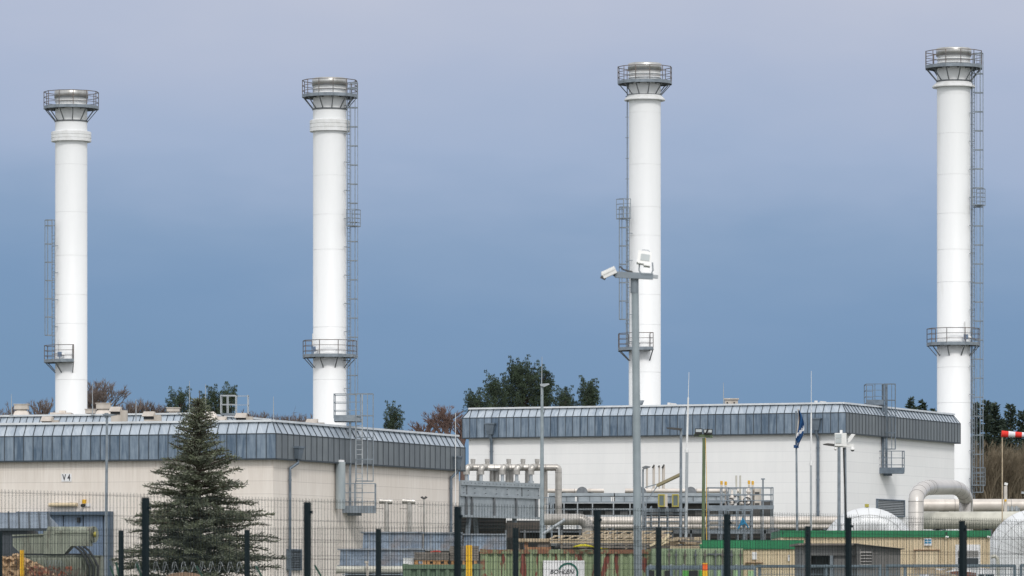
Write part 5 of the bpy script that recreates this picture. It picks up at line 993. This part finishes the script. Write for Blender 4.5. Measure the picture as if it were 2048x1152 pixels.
# posts
Y = 100; u = Y/F; t = thing('marker_post', 'orange and yellow marker post standing among the cage boxes', 'marker post', (X(1410, Y-12), Y-12, 0)); Y -= 12; q = MB(); q.box(X(1404.5, Y), X(1415.5, Y), Y, Y+.1, 0, Z(1141, Y)); q.build('post', 'yellow', t); q = MB(); q.box(X(1405, Y), X(1415, Y), Y-.005, Y+.105, Z(1141, Y), Z(1128, Y)); q.build('orange_band', 'orange', t); q = MB(); q.box(X(1405, Y), X(1415, Y), Y-.006, Y+.106, Z(1128, Y), Z(1126, Y)); q.build('cap', 'yellow', t)
for a, b, wv, Y, lb in ((44, 1100, 8, 105, 'yellow bollard before the rubble pile at bottom left'), (938, 1091, 12, 105, 'yellow bollard between the dark green and rusty containers')):
    q = MB(); u = Y/F; xa, xb = X(a-wv/2, Y), X(a+wv/2, Y)
    if wv == 8: q.box(xa, xa+3.2*u, Y, Y+.05, 0, Z(b, Y)); q.box(xa+4.6*u, xb, Y, Y+.05, 0, Z(b, Y)); q.box(xa+3.2*u, xa+4.6*u, Y+.03, Y+.05, 0, Z(b, Y)-.01)
    else: q.box(xa, xb, Y, Y+.1, 0, Z(b, Y)); q.box(xa+.01, xb-.01, Y+.01, Y+.09, Z(b, Y), Z(b, Y)+.01)
    q.build('yellow_bollard', 'yellow', None, lb, 'bollard', 'yellow bollards')
# ---------------------------------------------------------------- transformer at left
Y = 235; u = Y/F; t = thing('transformer', 'grey green oil transformer with conservator drum and black cables at left', 'transformer', (X(110, Y), Y, 0))
def poly(*p): return [(X(a, Y), Z(b, Y)) for a, b in p]
q = MB(); q.prism(poly((23, 1076), (73, 1071), (87, 1071), (87, 1108), (40, 1108), (23, 1092)), Y+.6, Y+2.2); q.prism(poly((22, 1072), (88, 1070), (88, 1067), (22, 1069)), Y+.5, Y+2.3); q.build('cooler_duct', 'transformer_green', t)
q = MB(); q.prism(poly((87, 1062), (178, 1062), (178, 1092), (142, 1092), (128, 1108), (87, 1108)), Y, Y+2); q.prism(poly((110, 1064), (176, 1064), (176, 1066), (110, 1066)), Y-.05, Y); q.build('cable_box', 'transformer_green', t)
q = MB(); q.tube([P(96, 1065, Y+1.2), P(184, 1065, Y+1.2)], 12.5*u*.95, 24); q.prism(poly((88, 1076), (95, 1053), (100, 1053), (100, 1076)), Y+.1, Y+2); q.tube([P(184, 1069, Y+1.2), P(184, 1069, Y+1.2)+Vector((.12, -.06, 0))], 16.5*u, 24); q.build('conservator', 'transformer_green', t)
q = MB()
for g_ in range(16): a = g_*math.pi/8; c = P(187.5, 1069, Y+1.2)+Vector((0, math.sin(a), math.cos(a)))*15*u; q.tube([c, c+Vector((.05, 0, 0))], .03, 5)
q.tube([P(187, 1069, Y+.95), P(192, 1069, Y+.95)], .13, 12, 1); q.build('end_flange_bolt', ['dark', 'yellow_olive'], t)
q = MB(); q.box(X(22, Y), X(200, Y), Y+.2, Y+2.4, 0, Z(1113, Y)); q.box(X(60, Y), X(197, Y), Y+.0, Y+.2, 0, Z(1115, Y))
for k in range(14): a = 62+k*10; q.box(X(a, Y), X(a+1.5, Y), Y-.35, Y, 0, Z(1116, Y))
q.box(X(24, Y), X(200, Y), Y+.1, Y+2.5, Z(1113, Y), Z(1110.5, Y)); q.build('tank', 'transformer_green', t)
q = MB(); q.pbox(36, 1107, 176, 1111, Y+.1, 1.5); q.build('base_gasket', 'black', t)
q = MB()
for k, (a, b, c_, d_) in enumerate(((150, 1093, 180, 1152), (158, 1093, 188, 1152), (168, 1093, 197, 1150))): q.tube([P(a, b, Y-.1), P(a+10, b+8, Y-.3), P(c_-8, 1118, Y-.5), P(c_-1, 1133, Y-.5), (X(c_, Y), Y-.5, 0)], .055, 8)
q.build('cable', 'black', t)
# rubble pile, shrub
q = MB(); Y = 150
for k in range(420):
    a = random.uniform(-20, 108); top = 1112+max(0, (a-45)*.62)+random.uniform(-2, 3); y = random.uniform(top, 1190); s_ = random.uniform(.04, .09); c = P(a, y, Y+random.uniform(0, .6)); M_ = Matrix.Translation(c) @ Matrix.Rotation(random.uniform(0, 3), 4, (random.random(), random.random(), random.random())); q.M = M_; q.box(-s_, s_, -s_*.6, s_*.6, -s_*.5, s_*.5, random.choice((0, 0, 1)))
q.M = None; q.prism([(X(-25, Y), 0), (X(112, Y), 0), (X(104, Y), Z(1150, Y)), (X(45, Y), Z(1116, Y)), (X(-25, Y), Z(1114, Y))], Y+.2, Y+1.5, 0); q.build('rubble_pile', ['rubble', 'soil'], None, 'brown brick rubble pile in bottom left corner', 'rubble', kind='stuff')
q = MB(); Y = 98; q.lathe((X(368, Y), Y, 0), [(2.2, 0), (1.2, Z(1160, Y)*.8), (.25, Z(1147, Y)), (.02, Z(1144, Y))], 14); q.build('earth_mound', 'soil', None, 'small brown earth mound below the cedar at frame bottom', 'mound')
# ---------------------------------------------------------------- trees
def rv(s_=1): return Vector((random.uniform(-s_, s_), random.uniform(-s_, s_), random.uniform(-s_, s_)))
def blade(mb, p, d, L_, w_):
    d = d.normalized(); a = d.cross(rv()).normalized()*w_/2; m_ = p+d*L_*.45; k = len(mb.v)
    mb.v += [tuple(p), tuple(m_+a), tuple(p+d*L_), tuple(m_-a)]; mb.f.append((k, k+1, k+2, k+3)); mb.mi.append(0); mb.sm.append(False); mb.uv.append([(0, 0)]*4)
def interp(tab, z_):
    for (a, b), (c_, d_) in zip(tab, tab[1:]):
        if a <= z_ <= c_: return b+(d_-b)*(z_-a)/(c_-a)
    return tab[-1][1]
def cedar():
    Y = 200; x = X(397, Y); H = Z(793, Y); t = thing('cedar_tree', 'large dark green cedar in front of the cream hall', 'tree', (x, Y, 0))
    tr = MB(); tr.tube([(x, Y, 0), (x-.05, Y, H*.5), (x+.05, Y, H), (x+.03, Y, H+.25)], [.26, .15, .02, .008], 8)
    fo = MB(); tab = [(0, 2.8), (1.5, 3.2), (3, 3.0), (4.2, 2.6), (5.4, 1.9), (6.6, 1.3), (7.5, .82), (8.2, .5), (8.8, .2), (H, .04)]
    n_ = 400
    for i in range(n_):
        f = (i+random.random())/n_; z0 = .5+(H-.6)*(f**1.25); az = i*2.39996+random.uniform(-.3, .3)
        L_ = interp(tab, z0)*random.choice((1.0, .8, .65, .9, 1.15, 1.05)); d = Vector((math.cos(az), math.sin(az), 0)); up = random.uniform(.18, .5) if z0 > 6 else random.uniform(.02, .38); dr = .10 if z0 > 5 else .14
        if z0 < 2: up = random.uniform(-.1, .2)
        base = Vector((x, Y, z0-L_*.1)); pts = []
        m_ = 7
        for k in range(m_+1): s_ = k/m_; pts.append(base+d*L_*s_+Vector((0, 0, L_*(up*s_-dr*s_*s_)))+rv(.03*s_))
        tr.tube(pts, [.035*(1-.8*k/m_)+.006 for k in range(m_+1)], 4)
        side = Vector((-d.y, d.x, 0)); st = .095; s_ = .16 if L_ > 1 else .0
        while s_ < 1.0:
            k = min(int(s_*m_), m_-1); p = pts[k].lerp(pts[k+1], s_*m_-k); tl = (.14+.42*L_/3*math.sin(math.pi*min(1, s_*.85+.15)))*random.uniform(.7, 1.2)
            for sg in (-1, 1):
                td = (d*random.uniform(.5, 1.0)+side*sg*random.uniform(.5, 1.0)+Vector((0, 0, random.uniform(-.35, .45)))).normalized()
                q_ = 0.0
                while q_ < tl:
                    pp = p+td*q_+Vector((0, 0, -.12*q_*q_)); blade(fo, pp, td+rv(.8)+Vector((0, 0, .35)), random.uniform(.09, .17), .042)
                    blade(fo, pp, td+rv(.5), random.uniform(.10, .18), .036); q_ += .11
            blade(fo, p, d+rv(.6)+Vector((0, 0, .4)), .15, .035); s_ += st/max(L_, .3)
    for k in range(40): z_ = H-random.random()*.9; blade(fo, Vector((x+.05, Y, z_)), rv(1)+Vector((0, 0, .9)), random.uniform(.1, .28)*(1.2-(z_-H+.9)*.8), .03)
    tr.build('trunk', 'bark', t); fo.build('foliage', 'cedar_leaf', t)
cedar()
def clump(mb, c, r, n_, L_=.2, w_=.07, up=.4):
    for i in range(n_):
        d = rv(); 
        if d.length > 1: d *= .7
        blade(mb, c+Vector((d.x*r, d.y*r, d.z*r*.85)), d+rv(.5)+Vector((0, 0, up)), L_*random.uniform(.6, 1.3), w_)
def pine(px, pyt, hw, pyb, Y, label, ncl, spread=None, lean=0, group='pines behind the halls'):
    x = X(px, Y); H = Z(pyt, Y); u_ = Y/F; t = thing('pine_tree', label, 'tree', (x, Y, 0), group); tr = MB(); fo = MB(); tr.tube([(x, Y, 0), (x+lean*u_*.5, Y, H*.6), (x+lean*u_, Y, H-.5)], [.3, .18, .04], 7)
    zb = Z(pyb, Y); ncl = int(ncl*1.9)
    for i in range(ncl):
        f = (i+.5)/ncl; z_ = zb+(H-zb-.3)*f; wd = hw*u_*math.sqrt(max(.03, 1-((f-.32)/.72)**2 if f > .32 else 1-((.32-f)/.75)**2)); az = i*2.4+random.uniform(-.5, .5); rr = wd*math.sqrt(random.uniform(.2, 1))*random.uniform(.7, 1.22)
        c = Vector((x+lean*u_*f+math.cos(az)*rr, Y+math.sin(az)*rr, z_+random.uniform(-.3, .5))); tr.tube([Vector((x+lean*u_*f*.7, Y, z_-rr*.55-.2)), c], [.06, .02], 4)
        clump(fo, c, random.uniform(.26, .5), 150, .15, .055)
        if random.random() < .6:
            for j_ in range(3): clump(fo, c+Vector((math.cos(az)*.18*j_, 0, .3+.28*j_)), .2-.04*j_, 44, .14, .05, .9)
    tr.build('trunk', 'bark', t); fo.build('foliage', 'pine_leaf', t)
pine(1042, 735, 40, 830, 430, 'tallest broad pine behind left end of the white hall', 58)
pine(994, 760, 20, 830, 428, 'pine leaning left of the tallest pine', 22, lean=-6)
pine(962, 798, 24, 830, 426, 'low spreading pine furthest left behind the white hall', 16, lean=-14)
pine(1091, 746, 13, 820, 429, 'narrow pine directly behind the thick lamp mast', 20)
pine(1125, 790, 18, 830, 430, 'low pine between the mast and the round pine', 9)
pine(1142, 784, 8, 830, 432, 'small pine leaning toward the round topped pine', 7, lean=-12)
pine(1176, 771, 19, 830, 431, 'round topped pine on its own left of third chimney', 20, lean=4)
pine(362, 792, 24, 850, 430, 'dark pine left of the cedar tip', 18)
pine(420, 786, 34, 850, 432, 'broad pine directly behind the cedar tip', 28, lean=20)
pine(452, 778, 11, 850, 434, 'pine with a raked tip behind the roof landing', 9, lean=12)
pine(785, 824, 17, 880, 430, 'small isolated evergreen between second chimney and white hall', 14)
def spruce(px, pyt, hw_m, Y, label, H=None, group='spruces in the wood at right'):
    x = X(px, Y); H = Z(pyt, Y); t = thing('spruce_tree', label, 'tree', (x, Y, 0), group); tr = MB(); tr.tube([(x, Y, 0), (x, Y, H)], [.25, .02], 6); fo = MB(); z_ = H-.15; lo = max(2.0, H-14)
    while z_ > lo:
        f = (H-z_)/14; L0 = hw_m*(.10+1.25*f**.8)
        for k in range(8):
            az = random.uniform(0, 6.28); L_ = L0*random.uniform(.6, 1.15); d = Vector((math.cos(az), math.sin(az), -.12 if f > .2 else .35)); s_ = 0
            while s_ < L_: p = Vector((x, Y, z_))+d*s_+Vector((0, 0, .12*s_*s_/max(L_, .3)-.05)); blade(fo, p, d+rv(.8)+Vector((0, 0, -.25 if f > .15 else .4)), random.uniform(.25, .45), .15); blade(fo, p, d+rv(1), .32, .14); s_ += .14
        z_ -= .24
    tr.build('trunk', 'bark', t); fo.build('foliage', 'spruce_leaf', t)
for px, py, hw, Y, lb in ((1821, 796, 1.5, 440, 'left spruce tip over the white hall roof'), (1845, 801, 1.7, 442, 'middle spruce tip over the white hall roof'), (1868, 817, 1.4, 441, 'lowest spruce tip touching the rightmost chimney'), (1952, 806, 1.7, 452, 'spruce behind ladder of the rightmost chimney'), (1972, 801, 2.0, 450, 'tall spruce just right of the chimney ladder'), (1990, 806, 2.2, 452, 'tall spruce above the start of the windsock'), (2021, 809, 1.9, 449, 'separate pointed spruce above the windsock stripes'), (2046, 822, 2.1, 451, 'spruce cut by the right edge of the view'), (2006, 840, 2.4, 456, 'shorter spruce between the tall ones above windsock'), (2070, 810, 2.2, 455, 'spruce at right border behind the others')):
    spruce(px, py, hw, Y, lb)
def bare(px, pyt, wpx, Y, label, m='bark_grey', seed=0, stem=.45, fan=1.0, dep=5, group='leafless trees beyond the halls', name='bare_tree', proto=None, crown_from=None):
    x = X(px, Y); H = Z(pyt, Y); rnd = random.Random(seed); t = thing(name, label, 'tree', (x, Y, 0), group); q = MB(); tw = MB(); hw = wpx*Y/F/2
    segs = []
    z0 = H*stem if crown_from is None else Z(crown_from, Y)
    q.tube([(x, Y, 0), (x, Y, z0)], [.22, .15], 6)
    def grow(p, d, L_, r_, k):
        if k == 0:
            d2 = d+Vector((rnd.uniform(-.3, .3), rnd.uniform(-.3, .3), .1)); a = Vector((d2.z, 0, -d2.x)).normalized()*.012 if d2.length else Vector((.02, 0, 0)); e = p+d2.normalized()*L_
            kk = len(tw.v); b_ = Vector((0, .012, 0)); tw.v += [tuple(p-a), tuple(p+a), tuple(p+b_), tuple(e)]; tw.f += [(kk, kk+1, kk+3), (kk+1, kk+2, kk+3), (kk+2, kk, kk+3)]; tw.mi += [0]*3; tw.sm += [False]*3; tw.uv += [[(0, 0)]*3]*3; return
        e = p+d*L_; q.tube([p, p.lerp(e, .5)+Vector((rnd.uniform(-.1, .1), rnd.uniform(-.1, .1), 0))*L_*.4, e], [r_, r_*.8, r_*.62], 4 if k > 2 else 3, cap=False)
        for i in range(3 if k > 1 else 4):
            nd = (d+Vector((rnd.uniform(-1, 1)*.62*fan, rnd.uniform(-1, 1)*.62*fan, rnd.uniform(-.15, .45)))).normalized(); grow(p.lerp(e, rnd.uniform(.55, 1)), nd, L_*rnd.uniform(.6, .82), r_*.58, k-1)
    Lc = (H-z0)
    for i in range(6):
        g_ = 6.28*i/6+rnd.uniform(-.4, .4); o_ = hw/max(Lc, .1); d = Vector((math.cos(g_)*o_*rnd.uniform(.3, .9), math.sin(g_)*o_*.6, 1)).normalized(); grow(Vector((x, Y, z0-rnd.uniform(0, 1.0))), d, Lc*.34, .11, dep)
    zm = max(p[2] for p in tw.v); s_ = (H-z0)/(zm-z0); xm_ = sorted(abs(p[0]-x) for p in tw.v)[int(len(tw.v)*.97)]; sx_ = hw/xm_
    for o_ in (q, tw): o_.v = [(x+(a-x)*sx_, b, z0+(c_-z0)*s_ if c_ > z0 else c_) for a, b, c_ in o_.v]
    q.build('trunk', m, t); tw.build('twigs', m, t); return t
b_big = bare(200, 752, 100, 420, 'largest leafless tree, right of the leftmost chimney', seed=3, dep=5, crown_from=850)
b1 = bare(20, 800, 70, 424, 'leafless tree at far left edge of the skyline', 'bark_red2' if 'bark_red2' in MATS else 'bark_grey', seed=5, crown_from=860, dep=4)
b2_ = bare(85, 791, 62, 426, 'leafless tree just left of the leftmost chimney', seed=8, crown_from=860, dep=4)
k = 0
for px, py, sc in ((262, 797, 'beside the largest one'), (284, 790, 'second past the largest one'), (306, 797, 'third past the largest one'), (325, 800, 'left of the dark pine'), (232, 802, 'under the crown of the largest one')):
    copy_tree(b2_, (X(px, 428+k), 428+k, Z(py, 428)-Z(791, 426)), 'leafless thicket tree '+sc, rz=1.1*k, group='leafless trees beyond the halls'); k += 1
for px, py, sc in ((500, 803, 'right of the roof landing'), (526, 806, 'second right of the roof landing'), (552, 812, 'above front corner of the cream hall'), (578, 808, 'midway between hall corner and second chimney'), (604, 808, 'touching left side of second chimney'), (478, 806, 'behind the roof landing bars')):
    copy_tree(b2_, (X(px, 430+k), 430+k, Z(py+8, 430)-Z(791, 426)), 'leafless thicket tree '+sc, rz=.7*k, group='leafless trees beyond the halls'); k += 1
bare(893, 805, 80, 420, 'reddish leafless tree left of the white hall', 'bark_red', seed=15, crown_from=880, dep=5, fan=1.2)
bare(850, 832, 62, 424, 'lower reddish leafless tree beside the isolated evergreen', 'bark_red', seed=18, crown_from=880, dep=4)
bare(925, 826, 40, 426, 'reddish leafless tree tucked behind the white hall edge', 'bark_red', seed=21, crown_from=880, dep=4)
w1 = bare(1975, 872, 90, 405, 'brown leafless tree behind the rightmost chimney ladder', 'bark_olive', seed=31, crown_from=1030, dep=5, group='brown leafless trees at right')
for i, (px, dy, lb) in enumerate(((2010, 4, 'brown leafless tree right behind the windsock pole'), (2042, 0, 'brown leafless tree at right edge under windsock'), (1990, 14, 'brown leafless tree low between chimney and windsock'), (2028, 16, 'brown leafless tree low right of the sensor post'), (1955, 20, 'brown leafless tree low behind the chimney foot'), (2070, 5, 'brown leafless tree on the right border'))):
    copy_tree(w1, (X(px, 407+i*2.5), 407+i*2.5, -dy*.041), lb, rz=1.3*i+.4)
# undergrowth mass behind
q = MB()
for i in range(26000):
    a = random.uniform(1925, 2110); f = random.random(); z_ = f*11.3*(.85+.15*math.sin(a*.11)); blade(q, Vector((X(a, 425)+random.uniform(-1, 1), 418+random.uniform(0, 14), z_)), rv(1)+Vector((0, 0, .6)), random.uniform(.35, .9), .045)
q.build('undergrowth', 'bark_olive', None, 'dense brown thicket filling the wood under the spruces', 'thicket', kind='stuff')
q = MB()
for i in range(16000):
    a = random.uniform(-20, 640); z_ = random.random()*random.uniform(.7, 1)*(Z(818, 440)); blade(q, Vector((X(a, 440), 440+random.uniform(0, 5), z_)), rv(1)+Vector((0, 0, .8)), random.uniform(.4, .9), .05)
q.build('undergrowth', 'bark_grey', None, 'low brown thicket seen over the cream hall roof', 'thicket', kind='stuff')
# shrub bottom left
q = MB(); Y = 90; rnd = random.Random(4)
for i in range(90):
    x0 = X(95+rnd.uniform(-30, 45), Y); q.tube([(x0, Y+rnd.uniform(-.3, .3), 0), (x0+rnd.uniform(-.12, .12), Y, 1.0), (x0+rnd.uniform(-.35, .35), Y, Z(1128+rnd.random()*24, Y))], [.012, .008, .003], 4)
t = thing('shrub', 'bare twiggy shrub with a few russet leaves at bottom left', 'shrub', (X(100, Y), Y, 0)); q.build('stem', 'bark_red', t); q = MB()
for i in range(130): blade(q, P(80+rnd.uniform(-25, 65), 1132+abs(rnd.gauss(0, 12))+4, Y+rnd.uniform(-.3, .3)), rv(1), .07, .05)
q.build('leaves', 'leaf_red', t)
# ---------------------------------------------------------------- fences
def mesh_fence(label, p0, d, top, i0, i1, post_w, slope, vr, wire_z=.2):
    p0 = Vector(p0); d = Vector(d); p1 = p0+d*6; mesh_top = top+.01; t = thing('mesh_fence', label, 'fence', (*((p0+p1)/2), 0)); e = d.normalized(); nn = Vector((e.y, -e.x))
    for i in range(i0, i1+1):
        p = p0+d*i; a = e*post_w/2; q = MB(frame((p.x, p.y, 0), (e.x, e.y, 0))); tp_ = top+slope*i; q.box(-post_w/2, post_w/2, -.03, .03, 0, tp_)
        for z_ in (.5, 1.1, tp_-.12): q.box(post_w*.1, post_w*.5+.01, -.045, -.03, z_, z_+.03)
        q.build('post', 'fence_green', t)
    for i in range(i0, i1):
        q = MB(frame(((p0+d*i).x, (p0+d*i).y, slope*i), (e.x, e.y, 0)) @ Matrix(((1, 0, 0, 0), (0, 1, 0, 0), (slope/d.length, 0, 1, 0), (0, 0, 0, 1)))); L_ = d.length; k = 0
        while k*.05 < L_: q.bar((k*.05+.02, .036, .06), (k*.05+.02, .036, mesh_top+.03), vr, vr); k += 1
        z_ = mesh_top; 
        while z_ > .1:
            for yy in (.030, .042): q.bar((0, yy, z_), (L_, yy, z_), vr*1.3, vr*1.2)
            z_ -= wire_z
        q.build('mesh_panel', 'fence_wire', t)
    return t
mesh_fence('nearer dark mesh fence with thick blurred posts and tall panels', (-3.665, 50), (1.5386, 1.974), 2.125, -1, 7, .052, -.0115, .0032)
mesh_fence('farther dark mesh fence with thinner shorter posts', (-5.92, 75.7), (1.99, -1.515), 2.10, -1, 7, .050, -.006, .0036)
# raked green posts with coiled razor wire
t = thing('razor_wire_fence', 'green raked posts carrying a coil of razor wire under the cedar', 'fence', (X(400, 95), 95, 0)); Y = 95; q = MB()
for a, b, c_, d_ in ((228, 1152, 220, 1132), (238, 1152, 232, 1124), (283, 1152, 273, 1127), (404, 1152, 393, 1132), (523, 1152, 512, 1132), (642, 1152, 629, 1130)):
    q.bar(P(a, b, Y), P(c_, d_, Y), .035); q.bar((X(a, Y), Y, 0), P(a, b, Y), .04)
q.build('post', 'fence_g2', t) if 'fence_g2' in MATS else (mat('fence_g2', (.012, .07, .045), .5), q.build('post', 'fence_g2', t))
q = MB(); pts = []; n_ = 27*16
for i in range(n_): g_ = i*2*math.pi/16; a = 268+i/n_*250; pts.append(P(a+1.5*math.cos(g_), 1134, Y)+Vector((.045*math.cos(g_*.5), .10*math.cos(g_), .10*math.sin(g_))))
q.tube(pts, .0035, 4); q.build('razor_wire', 'galv_light', t)
q = MB(); pts = []
for i in range(7*16): g_ = i*2*math.pi/16; a = 90+i*.35; pts.append(P(a, 1126, Y)+Vector((.03*math.cos(g_), .08*math.cos(g_), .05*math.sin(g_))))
q.tube(pts, .003, 4); q.build('razor_wire', 'galv', t)
